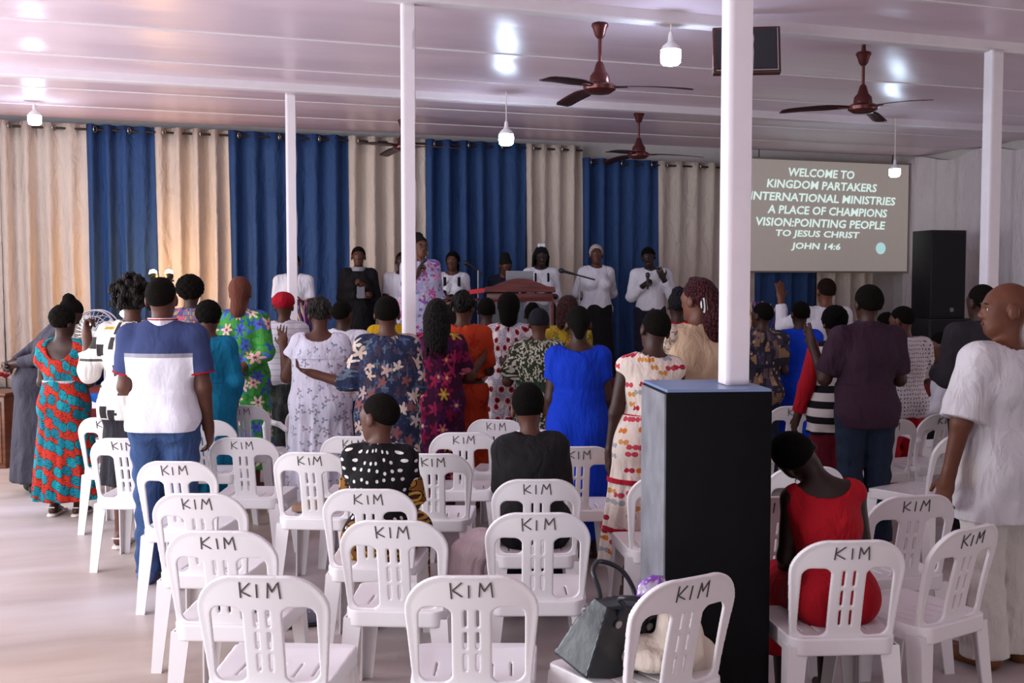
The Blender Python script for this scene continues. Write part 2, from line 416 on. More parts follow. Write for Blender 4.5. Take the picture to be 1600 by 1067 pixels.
# white drape hung along the right wall
M_drape = fabric('white_drape', 'D9CED2', .8)
def drape(name, x, y0, y1, ztop, seed, label):
    nf = int((y1 - y0) * 6)
    r_ = random.Random(seed); ph = [r_.random() * 6 for _ in range(4)]
    def fn(u, v):
        y = y0 + (y1 - y0) * u; z = .05 + (ztop - .05) * v
        d = .035 * math.sin(nf * 2.2 * u + ph[0] + .8 * math.sin(5 * u + v * 1.5)) + .03 * math.sin(nf * .9 * u + ph[1] + v * 2) + .012 * math.sin(nf * 5 * u + ph[2])
        return (x - .09 + d * (1 - .45 * v), y, z + (.05 * math.sin(u * 12 + ph[3]) if v > .99 else 0))
    o = link(name, MB().grid(fn, 120, 16).mesh(name, 80), M_drape); tag(o, label, 'drape', 'white drapes on the right wall'); return o
drape('wall_drape', XR, 5.4, 8.3, 3.55, 1, 'white fabric drape on the right wall nearest the frame edge')
drape('wall_drape', XR, 8.3, 11.6, 3.55, 2, 'white fabric drape hanging on the right wall behind the white post')
drape('wall_drape', XR, 11.6, YW, 3.52, 3, 'white gathered fabric drape in the corner behind the black loudspeaker stack')

# ------------------------------------------------------------ curtains along the stage wall
M_blue = fabric('blue_curtain', '2F4A78', .7); M_beige = fabric('beige_curtain', 'CBBCB0', .75)
M_ring = plain('grommet', 'A9A29A', .3, .85); M_rod = plain('curtain_rod', '3C2E28', .4, .4)
tm = bpy.data.meshes.new('ring'); bm = bmesh.new()
ringmesh = MB().tube([(.036 * math.cos(a), 0, .036 * math.sin(a)) for a in np.linspace(0, 2 * PI, 13)[:-1]], .008, 6, True).mesh('ring', 60); ringmesh.materials.append(M_ring); bm.free()
cur = [(-160, 0, 'e', 'beige curtain at the far left edge of the stage wall', 0), (0, 137, 'e', 'wide beige curtain left of the first blue one', 0),
       (137, 243, 'b', 'blue curtain beside the warm lamps at far left', 0), (243, 358, 'e', 'beige curtain lit yellow by the warm lamps', 0),
       (358, 545, 'b', 'wide blue curtain behind the leftmost slim white post', 0), (545, 665, 'e', 'beige curtain behind the woman in black', 0),
       (665, 822, 'b', 'blue curtain behind the hanging bulb and the lectern', 0), (822, 910, 'e', 'narrow beige curtain behind the laptop user', 0),
       (910, 1028, 'b', 'blue curtain behind the singer holding a microphone', .16), (1028, 1180, 'e', 'beige curtain beside the projection screen', .16),
       (1180, 1276, 'b', 'blue curtain hanging below the projection screen', .16), (1276, 1365, 'e', 'beige curtain hanging below the projection screen', .16)]
for ci, (x0, x1, c, lab, drop) in enumerate(cur):
    X0 = on_wall(x0, 300).x; X1 = on_wall(x1, 300).x; w = X1 - X0
    zt = ZC - .06 - drop; nf = max(4, round(w / .25)); r_ = random.Random(ci); p = [r_.random() * 6 for _ in range(6)]
    root = empty('curtain', ((X0 + X1) / 2, YW, .45)); tag(root, lab, 'curtain', 'stage curtains')
    def fn(u, v):
        uu = u + .012 * math.sin(7 * u + p[0]) * (1 - v) + .035 * math.sin(3.1 * u + p[4]) * u * (1 - u) * 4 * (1 - v)
        a = 2 * PI * nf * uu
        amp = 0.068 * (.75 + .4 * math.sin(5 * u + p[1] + 2 * v))
        y = -amp * math.sin(a) - .016 * math.sin(2 * a * .5 + 4 * v + p[2]) * (1 - v)
        return ((uu - .5) * w + .02 * math.cos(a) * (1 - v), y, .02 + (zt - .47) * v)
    m = MB().grid(fn, nf * 14, 12).mesh('drop', 80)
    o = link('cloth', m, M_blue if c == 'b' else M_beige, root); md = o.modifiers.new('thick', 'SOLIDIFY'); md.thickness = .004
    for k in range(nf):
        link('grommet', ringmesh, None, root, (((k + .5) / nf - .5) * w, -.035 + .07 * (k % 2), zt - .45 - .06), (0, 0, R(80 if k % 2 else 62)))
    MB().tube([(-w / 2, 0, zt - .45 - .06), (w / 2, 0, zt - .45 - .06)], .014, 8).build('rod', M_rod, root, 60)

# ------------------------------------------------------------ posts
def post(px, Z, w, z0, label, rz):
    p = at_depth(px, 440, Z); root = empty('post', (p.x, p.y, z0), rz); tag(root, label, 'post', 'white roof posts')
    h = ZC - .08 - z0
    MB().bbox((0, 0, h / 2), (w, w, h), .006).build('shaft', M_white, root)
    r_ = random.Random(px)
    def fn(u, v):                                   # loose cloth wrapped round the right-hand side
        z = h * v; j = .014 * math.sin(z * 9 + r_.random() * .8) * math.sin(z * 3.1) + .004
        a = -.62 + 1.27 * u
        return (w * .53 + max(0, j) if u > .5 else w * (-.48 + 2.02 * u), -w * .54 if u <= .5 else w * (-.54 + (u - .5) * 2.1), z)
    o = link('cloth_wrap', MB().grid(fn, 8, 90).mesh('wrap', 60), M_beam, root); o.modifiers.new('t', 'SOLIDIFY').thickness = .003
    return root
M_blockside = plain('block_side_grey', '77777E', .5, var=.25, bump=.3, bscale=40)  # lighter, mottled grey for the left face of the block
bp = at_depth(1103, 440, 4.17)
blk = empty('pillar_block', (bp.x, bp.y, 0), hz(-5.3)); tag(blk, 'tall black painted square pillar base under the thick white post', 'pillar')
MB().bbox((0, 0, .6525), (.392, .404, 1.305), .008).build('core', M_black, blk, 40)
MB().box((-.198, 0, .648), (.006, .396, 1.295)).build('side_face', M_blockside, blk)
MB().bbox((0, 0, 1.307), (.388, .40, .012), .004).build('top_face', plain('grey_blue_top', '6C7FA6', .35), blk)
post(1146, 4.17, .086, 1.314, 'thick white cloth-wrapped post standing on the black pillar', hz(-8))
post(638, 7.44, .082, 0, 'white post right in front of the woman with the microphone', hz(-12))
post(456, 10.95, .09, 0, 'slim white post in front of the wide blue curtain', hz(-14))
post(1544, 8.95, .10, 0, 'white post at the right in front of the wall drapes', hz(-14))

# ------------------------------------------------------------ projection screen with its words
S0 = on_wall(1158, 228, YW - .16); S1 = on_wall(1419, 228, YW - .16)
scr = empty('projection_screen', ((S0.x + S1.x) / 2, YW - .17, 0)); tag(scr, 'beige projection screen showing white welcome words', 'screen')
sw = S1.x - S0.x; zb = on_wall(1290, 426, YW - .16).z; ztp = ZC - .13
M_screen = plain('screen_cloth', 'BDB1A8', .7, var=.03); M_screen.node_tree.nodes['Principled BSDF'].inputs['Emission Color'].default_value = (.62, .55, .49, 1); M_screen.node_tree.nodes['Principled BSDF'].inputs['Emission Strength'].default_value = .2  # faint emission stands in for the projector's light on the cloth
MB().box((0, 0, (zb + ztp) / 2), (sw, .03, ztp - zb)).build('panel', M_screen, scr)
for z in (zb + .012, ztp - .012): MB().bbox((0, -.018, z), (sw, .02, .024), .005).build('edge_bar', plain('screen_edge', '8B817C', .5), scr)
for x_ in (-sw * .4, sw * .4): MB().tube([(x_, 0, ztp - .01), (x_, 0, ZC - .0)], .008, 6).build('hanger', M_dark, scr)
M_words = emit('projected_light', 'D8EFEA', .95)
def words(s, px0, px1, py):
    cu = bpy.data.curves.new('words', 'FONT'); cu.body = s; cu.align_x = 'CENTER'; cu.align_y = 'CENTER'; cu.offset = .018; cu.size = 1; cu.resolution_u = 2
    cu.shear = .12; cu.extrude = .012
    to = bpy.data.objects.new('words', cu); COL.objects.link(to); bpy.context.view_layer.update()
    me = bpy.data.meshes.new_from_object(to.evaluated_get(bpy.context.evaluated_depsgraph_get())); bpy.data.objects.remove(to)
    a = on_wall(px0, py, YW - .2); b = on_wall(px1, py, YW - .2)
    xs = [v.co.x for v in me.vertices]; ys = [v.co.y for v in me.vertices]; x0, x1 = min(xs), max(xs); y0, y1 = min(ys), max(ys)
    k = (b.x - a.x) / (x1 - x0); hgt = .122
    for v in me.vertices:
        v.co = Vector(((v.co.x - (x0 + x1) / 2) * k, -(v.co.z) * .1, (v.co.y - (y0 + y1) / 2) / (y1 - y0) * hgt))
    me.materials.clear(); me.materials.append(M_words)
    o = bpy.data.objects.new('lettering', me); COL.objects.link(o); o.parent = scr
    o.location = ((a.x + b.x) / 2 - scr.location.x, -.0185, (a.z + b.z) / 2); o.rotation_euler = (0, R(.7), 0)
for s, a, b, y in (('WELCOME TO', 1233, 1336, 271), ('KINGDOM PARTAKERS', 1199, 1371, 290), ('INTERNATIONAL MINISTRIES', 1173, 1400, 310),
                   ('A PLACE OF CHAMPIONS', 1200, 1387, 330), ('VISION:POINTING PEOPLE', 1182, 1384, 349), ('TO JESUS CHRIST', 1213, 1344, 367), ('JOHN 14:6', 1237, 1314, 386)):
    words(s, a, b, y)
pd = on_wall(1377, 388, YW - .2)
MB().lathe([(.088, 0), (.088, .002)], 24, M=Matrix.Rotation(PI / 2, 4, 'X')).build('light_disc', emit('projected_disc', 'B9E3E6', .8), scr, loc=(pd.x - scr.location.x, -.017, pd.z))  # pale spot of light on the screen, built in as a glowing disc

# ------------------------------------------------------------ hanging bulbs
M_bulb = emit('bulb_glow', (.62, .78, 1.0), 85); M_porc = plain('bulb_holder', 'E8E4E4', .4); M_cord = plain('cord', 'D8CFCB', .6)
def bulb(px, py, Z, w, label):
    p = at_depth(px, py, Z); root = empty('hanging_bulb', p); tag(root, label, 'light bulb', 'hanging bulbs')
    r = w / 2
    MB().lathe([(.3 * r, -r * 1.15), (.75 * r, -r * 1.08), (.97 * r, -r * .85), (r, -.3 * r), (.98 * r, .35 * r)], 20).build('diffuser', M_bulb, root, 60)
    MB().lathe([(.98 * r, .35 * r), (.8 * r, .75 * r), (.45 * r, 1.05 * r), (.3 * r, 1.2 * r), (.26 * r, 1.75 * r), (.16 * r, 2.1 * r)], 20).build('holder', M_porc, root, 60)
    MB().tube([(0, 0, 2.0 * r), (0, 0, ZC - .02 - p.z)], .006, 6).build('flex', M_cord, root)
bulb(1048, 84, 8.0, .145, 'large lit bulb hanging near the ceiling screen and the thick post')
bulb(791, 214, 11.2, .15, 'lit bulb hanging in front of the blue curtain above the lectern')
bulb(1398, 267, 13.0, .125, 'lit bulb hanging in front of the projection screen')
bulb(54, 184, 11.7, .135, 'lit bulb hanging at the left in front of a beige curtain')

# ------------------------------------------------------------ ceiling fans
def blade_mesh(L):
    mb = MB()
    def fn(u, v):
        w = (.05 + .075 * min(1, u * 3)) * (1 if u < .93 else 1 - (u - .93) * 4)
        tw = R(12) * (1 - .5 * u); yy = (v - .5) * w
        return (.10 + (L - .10) * u, yy * math.cos(tw), yy * math.sin(tw) - .035 * u * u)
    return mb.grid(fn, 14, 3).mesh('blade', 60)
M_blade = plain('fan_blade', '3A1D20', .35, .4)
def fan(px, py, Z, rot, label, L=.66):
    p = at_depth(px, py, Z); root = empty('ceiling_fan', p, R(rot)); tag(root, label, 'ceiling fan', 'ceiling fans')
    h = ZC - p.z
    MB().lathe([(.02, -.06), (.075, -.055), (.115, -.03), (.12, -.005), (.10, .012), (.075, .02), (.07, .07), (.045, .10), (.03, .15), (.02, .17)], 24).build('motor', M_copper, root, 45)
    MB().tube([(0, 0, .15), (0, 0, h - .1)], .013, 10).build('down_rod', M_copper, root, 60)
    MB().lathe([(.018, h - .19), (.035, h - .17), (.05, h - .12), (.062, h - .10), (.058, h - .085), (.05, h - .08), (.02, h - .075), (.014, h - .01)], 20).build('canopy', M_copper, root, 45)
    bmesh_ = blade_mesh(L)
    for k in range(3):
        b = link('blade', bmesh_, M_blade, root, (0, 0, -.005), (0, 0, 2 * PI * k / 3)); b.modifiers.new('t', 'SOLIDIFY').thickness = .006
        MB().bbox((.14, 0, -.008), (.12, .035, .012), .003).build('bracket', M_copper, b)
fan(937, 134, 8.0, -28, 'copper brown ceiling fan beside the largest bulb')
fan(1348, 166, 9.0, 160, 'copper brown ceiling fan above the projection screen')
fan(998, 240, 12.2, -22, 'ceiling fan in front of the blue curtain right of the lectern', .7)
fan(630, 228, 12.7, -24, 'ceiling fan half hidden behind the white post near the microphone', .7)

# ------------------------------------------------------------ screen hung below the ceiling beam
TVp = at_depth(1166, 80, 7.9)
tv = empty('hanging_television', TVp, rot=(R(-14), 0, hz(6))); tag(tv, 'dark flat television in a brown frame hung under the ceiling beam', 'television')
MB().bbox((0, 0, 0), (.47, .05, .35), .008).build('casing', plain('tv_frame', '4A2C26', .4, .3), tv)
MB().box((0, -.027, .005), (.41, .006, .29)).build('screen', plain('tv_screen', '2A2A30', .12), tv)
MB().box((.215, -.03, 0), (.008, .006, .32)).build('trim_strip', M_steel, tv); MB().box((0, -.03, -.155), (.42, .006, .008)).build('trim_strip', M_steel, tv)
MB().tube([(0, .03, .15), (0, .03, .33)], .015, 8).build('bracket', M_dark, tv)
# ============================================================ plastic chairs
CH = .80
def back_y(x, z): return -.20 - .085 * np.clip((z - .43) / .37, -.2, 1.2) ** 1.25 * 1.0 + .55 * x * x if isinstance(z, np.ndarray) else -.20 - .085 * max(0, (z - .43) / .37) ** 1.25 + .55 * x * x
def rbox2(x, z, cx, cz, hx, hz_, r):
    qx = np.abs(x - cx) - hx + r; qz = np.abs(z - cz) - hz_ + r
    return np.sqrt(np.maximum(qx, 0) ** 2 + np.maximum(qz, 0) ** 2) + np.minimum(np.maximum(qx, qz), 0) - r
def make_back(arm=False):
    F = Field((-.26, -.36, .38), (.26, -.10, .83), .0042)
    def fn(X, Y, Z):
        Zc = np.maximum(Z, .40)
        w = .186 + .026 * np.clip((Zc - .4) / .3, 0, 1)
        xs = X * (.212 / w)
        out = rbox2(xs, Z, 0, .45, .212, .35, .135)
        ax = np.abs(X)
        hole = rbox2(ax, Z, .1175 - .004, .565, .0535, .128, .034)
        hole = np.maximum(hole, -(ax - .063))
        d2 = np.maximum(out, -hole)
        for zc in (.505, .58, .655):
            d2 = np.maximum(d2, -rbox2(ax, Z, .0195, zc, .0048, .029, .0045))
        yb = -.20 - .085 * np.clip((Z - .43) / .37, 0, 1.2) ** 1.25 + .55 * X * X
        rim = np.clip((out + .02) / .02, 0, 1)
        dy = np.abs(Y - yb) - (.0075 + .004 * rim)
        r = .004
        a = d2 + r; b = dy + r
        d = np.sqrt(np.maximum(a, 0) ** 2 + np.maximum(b, 0) ** 2) + np.minimum(np.maximum(a, b), 0) - r
        return np.maximum(d, .405 - Z).astype(np.float32)
    F.put(fn, (-.25, -.35, .39), (.25, -.11, .82))
    return F.mesh('backrest', M_plastic)
def make_seat():
    F = Field((-.26, -.27, .33), (.26, .27, .47), .0048)
    def fn(X, Y, Z):
        w = .195 + .02 * np.clip((Y + .2) / .4, 0, 1)
        out = rbox2(X * (.215 / w), Y, 0, .0, .215, .225, .06)
        zt = .432 - .012 * np.clip(1 - (X / .2) ** 2, 0, 1) * np.clip(1 - (Y / .22) ** 2, 0, 1) - .25 * np.clip(Y - .15, 0, 1) ** 1.2
        d2 = out
        for i in range(-2, 3):
            d2 = np.maximum(d2, -rbox2(X, Y, i * .062, -.05 + 0 * Y, .0035, .07, .003))
        slab = np.maximum(d2, np.abs(Z - zt + .006) - .006)
        skirt = np.maximum(np.abs(out + .006) - .006, np.maximum(zt - .062 - Z, Z - zt))
        return np.minimum(slab, skirt).astype(np.float32) - .001
    F.put(fn, (-.25, -.26, .34), (.25, .26, .46))
    return F.mesh('seat', M_plastic)
def make_leg(sx, sy):
    """angle-section leg, wide at the seat and narrow at the floor"""
    mb = MB(); rings = []
    for (t_, z) in ((0, .40), (.3, .28), (.65, .14), (1, 0)):
        w = .072 - .026 * t_; th = .007
        cx = sx * (.203 + .022 * t_); cy = sy * (.212 + .03 * t_) 
        pts = [(0, 0), (-w, 0), (-w, -th), (-th, -th), (-th, -w), (0, -w)]
        rings.append([(cx + sx * a, cy + sy * b, z) for a, b in pts])
    V = [p for r_ in rings for p in r_]; Fc = []
    for j in range(3):
        for i in range(6): Fc.append((j * 6 + i, j * 6 + (i + 1) % 6, (j + 1) * 6 + (i + 1) % 6, (j + 1) * 6 + i))
    Fc += [tuple(range(6)), tuple(range(18, 24))]
    return mb.add(V, Fc).mesh('leg')
def letter_mesh(seed):
    r_ = random.Random(seed); j = lambda a=.004: (r_.random() - .5) * 2 * a
    strokes = []
    K = -.062; I = -.004 + j(); Mx = .022
    def wob(p): return (p[0] + j(.003), p[1] + j(.003))
    strokes += [[(K, .026), (K + .003, -.026)], [(K + .034, .024), (K + .003, -.002), (K + .036, -.022)], [(I, .020), (I + .001, -.024)],
                [(Mx, -.024), (Mx + .004, .024), (Mx + .020, -.002), (Mx + .038, .026), (Mx + .042, -.026)]]
    mb = MB(); w = .0021
    for st in strokes:
        st = [wob(p) for p in st]
        pts = []
        for a, b in zip(st[:-1], st[1:]):
            for k in range(5): pts.append((a[0] + (b[0] - a[0]) * k / 5, a[1] + (b[1] - a[1]) * k / 5))
        pts.append(st[-1]); V = []; Fc = []
        for i, p in enumerate(pts):
            q0 = pts[max(i - 1, 0)]; q1 = pts[min(i + 1, len(pts) - 1)]; tx, tz = q1[0] - q0[0], q1[1] - q0[1]; L = math.hypot(tx, tz) or 1
            for sgn in (-1, 1):
                x = p[0] - tz / L * w * sgn; z = .752 + p[1] + tx / L * w * sgn
                for dy in (.0105, .0085): V.append((x, float(back_y(x, z)) - dy, z))
        for i in range(len(pts) - 1):
            a = i * 4; b = a + 4
            Fc += [(a, a + 2, b + 2, b), (a, b, b + 1, a + 1), (a + 2, a + 3, b + 3, b + 2)]
        mb.add(V, Fc)
    return mb.mesh('lettering')
backM = make_back(); seatM = make_seat()
legM = [make_leg(sx, sy) for sx in (-1, 1) for sy in (-1, 1)]
for m in legM: m.materials.append(M_plastic)
letM = [letter_mesh(i) for i in range(6)]
for m in letM: m.materials.append(M_marker)
armM = {}
for sx in (-1, 1):
    pts = [(sx * .20, -.235, .62), (sx * .235, -.16, .655), (sx * .25, -.02, .655), (sx * .25, .12, .645), (sx * .245, .19, .60), (sx * .235, .20, .50), (sx * .215, .19, .41)]
    F = Field((min(0, sx * .3), -.3, .36), (max(0, sx * .3), .26, .72), .006)
    for a, b in zip(pts[:-1], pts[1:]): F.cap(a, b, .02, .02, .01)
    armM[sx] = F.mesh('armrest', M_plastic)
protos = []
for v in range(6):
    root = empty('plastic_chair')
    link('seat', seatM, None, root); b_ = link('backrest', backM, None, root); link('lettering', letM[v], None, b_)
    for m in legM: link('leg', m, None, root)
    protos.append(root)
chairs = {}
def chair(key, cx, ytop, h, label, arm=False, i=0):
    p = at_height(cx, ytop, CH); rz = hz(h); off = Matrix.Rotation(rz, 3, 'Z') @ Vector((0, -.275, 0))
    o = copy_tree(protos[i % 6]); o.location = (p.x - off.x, p.y - off.y, 0); o.rotation_euler = (0, 0, rz)
    tag(o, label, 'chair', 'white plastic chairs in rows')
    if arm:
        for sx in (-1, 1): link('armrest', armM[sx], None, o)
    chairs[key] = o; return o
CL = [
 (1, 405, 898, 3, 'white plastic chair marked KIM, nearest at lower left, empty'),
 (2, 340, 828, 3, 'white plastic chair holding a brown book, second from the front in the left column'),
 (3, 307, 770, 3, 'white plastic chair marked KIM, third from the front in the left column'),
 (4, 272, 720, 3, 'white plastic chair right behind the man in the navy and white polo'),
 (5, 191, 684, 3, 'white plastic chair left of the man in the navy and white polo'),
 (6, 165, 652, 4, 'white plastic chair between the red leaf dress and the black skirt'),
 (7, 168, 618, 4, 'white plastic chair with a blue cloth over its top at left'),
 (8, 378, 683, 2, 'white plastic chair right of the man in blue jeans'),
 (9, 318, 656, 2, 'white plastic chair behind the woman in the teal dress'),
 (10, 376, 633, 2, 'white plastic chair behind the clasped hands of the green floral dress woman'),
 (12, 483, 706, 6, 'white plastic chair with a brown book, behind the white dress woman'),
 (13, 552, 681, 3, 'white plastic chair behind the navy floral dress, left of the seated profile head'),
 (14, 575, 763, 2, 'white plastic chair in which the person in polka dots sits'),
 (15, 612, 812, 4, 'white plastic chair directly behind the chair of the polka dot sitter'),
 (16, 736, 898, 0, 'white plastic chair with boldest KIM marking, nearest at bottom centre'),
 (17, 676, 708, 0, 'white plastic chair just right of the polka dot sitter'),
 (18, 724, 675, -2, 'white plastic chair behind the purple floral and orange dresses'),
 (19, 775, 655, 12, 'white plastic chair turned aside, left of the seated black top person'),
 (20, 837, 671, -2, 'white plastic chair behind the olive print dress, mostly hidden'),
 (21, 839, 748, -1, 'white plastic chair in which the person in the black top sits'),
 (22, 841, 800, -1, 'white plastic chair behind the chair of the black top sitter'),
 (23, 905, 697, -3, 'white plastic chair with faint marking behind the royal blue dress'),
 (24, 1052, 742, -4, 'white plastic chair partly hidden by the left side of the black pillar'),
 (25, 1082, 900, -32, 'white plastic chair turned sideways carrying a handbag in front of the black pillar'),
 (26, 1332, 843, -4, 'white plastic chair in which the person in red sits'),
 (27, 1432, 773, -13, 'white plastic chair under the hand of the bald man'),
 (28, 1520, 822, -34, 'white plastic chair turned left, nearest at the right edge, empty'),
 (29, 1244, 634, -6, 'white plastic chair gripped by the woman in black and white stripes'),
 (30, 1262, 729, -8, 'white plastic chair right in front of the bowed head of the red dress sitter'),
 (31, 1212, 775, -8, 'white plastic chair mostly hidden between the black pillar and the red dress sitter'),
 (32, 1392, 655, -10, 'white plastic chair behind the purple shirt man, beside red clothing'),
 (34, 1500, 678, -36, 'white plastic chair turned left beside the elbow of the bald man'),
]
for q, (k, x, y, h, lab) in enumerate(CL): chair(k, x, y, h, lab, i=k)
chair(11, 492, 632, -28, 'white plastic armchair left of the white dress woman', True, 1)
chair(33, 1478, 646, -22, 'white plastic armchair in front of the seated man in white', True, 2)
for r_ in protos:
    for ch in list(r_.children):
        for g in list(ch.children): bpy.data.objects.remove(g)
        bpy.data.objects.remove(ch)
    bpy.data.objects.remove(r_)
# ============================================================ people
SK = {}
def skin(k):
    if k not in SK:
        c = {'d': '3A2119', 'm': '522F22', 'l': '633A29', 'x': '261611'}[k]
        t = NT('skin_' + k); a = Vector(srgb(c)[:3])
        t.base(t.ramp(noise_out(t, t.coord(), 14), [(.3, tuple(a * .88)), (.7, tuple(a * 1.1))]), .5, 0, .32); t.bump(noise_out(t, t.coord(), 220, 2), .08, .002)
        SK[k] = t.m
    return SK[k]
def braidmat(c):
    name = 'braids_' + str(c)
    if name in _cache: return _cache[name]
    t = NT(name); a = Vector(srgb(c)[:3]); v = t.n('ShaderNodeTexVoronoi'); t.l(t.coord(scale=(1, 1, .55), distort=.01, dscale=30), v.inputs['Vector']); v.inputs['Scale'].default_value = 75
    t.base(t.ramp(v.outputs['Distance'], [(.1, tuple(a * 1.7)), (.7, tuple(a * .35))]), .7, 0, .2); t.bump(t.ramp(v.outputs['Distance'], [(0, (1, 1, 1)), (.8, (0, 0, 0))]), 1, .015)
    _cache[name] = t.m; return t.m
def hairmat(c, name=None):
    name = name or 'hair_' + str(c)
    if name in _cache: return _cache[name]
    t = NT(name); a = Vector(srgb(c)[:3]); co = t.coord(distort=.02, dscale=60)
    n = noise_out(t, co, 150, 4)
    t.base(t.ramp(n, [(.3, tuple(a * .35)), (.7, tuple(a * .95))]), .9, 0, .08); t.bump(n, 1, .012)
    _cache[name] = t.m; return t.m
H_BLK = '17120F'
M_eye = NT('eye'); _sp = M_eye.n('ShaderNodeSeparateXYZ'); M_eye.l(M_eye.coord(), _sp.inputs[0]); M_eye.base(M_eye.ramp(_sp.outputs['Y'], [(0, 'B4A89E'), (.0072, '1A0F0B')], True), .2); M_eye = M_eye.m
M_lip = plain('lips', '4A2422', .4); M_brow = plain('brow', '0E0B0A', .8)
eyeM = MB().lathe([(.0005, -.0105), (.006, -.0088), (.0095, -.0045), (.0105, 0), (.0095, .0045), (.006, .0088), (.0005, .0105)], 12).mesh('eye', 60); eyeM.materials.append(M_eye)
lipM = MB().lathe([(.0005, -.006), (.0042, -.004), (.006, 0), (.0042, .004), (.0005, .006)], 14).mesh('lips', 60)
for v in lipM.vertices: v.co = Vector((v.co.x * 3.8, v.co.y * .9, v.co.z * 1.25))
lipM.materials.append(M_lip)
browM = MB().tube([(-.018, -.004, -.003), (-.006, .002, .002), (.008, .002, .002), (.018, -.005, -.002)], [.002, .0035, .0035, .002], 6).mesh('brow', 60); browM.materials.append(M_brow)
sinw = lambda ax, ay, az, amp, ph=0: (lambda X, Y, Z: (amp * np.sin(ax * X + ph) * np.sin(ay * Y + 1.3 * ph) * np.sin(az * Z + .7 * ph)).astype(np.float32))
ARM = {  # outward, forward, up directions of upper arm and forearm; hand curl
 'down':   ((.14, .02, -1), (.04, .14, -1), 'relax'),
 'front':  ((.16, .10, -1), (-.35, .95, .05), 'relax'),
 'fold':   ((.18, .12, -1), (-.85, .55, .10), 'relax'),
 'pray':   ((.16, .16, -1), (-.42, .62, .75), 'relax'),
 'back':   ((.30, -.42, -1), (-.80, -.52, -.50), 'relax'),
 'raise':  ((.42, .10, -1), (.30, .30, 1), 'open'),
 'high':   ((.55, .35, -.20), (.10, .25, 1), 'open'),
 'mic':    ((.22, .30, -1), (-.42, .50, 1), 'fist'),
 'chest':  ((.22, .22, -1), (-.65, .55, .60), 'fist'),
 'side':   ((.45, .18, -1), (.55, .75, .28), 'open'),
 'hip':    ((.45, -.10, -1), (-.5, .35, -.8), 'relax'),
 'lap':    ((.12, .30, -1), (-.25, .95, -.25), 'relax'),
}
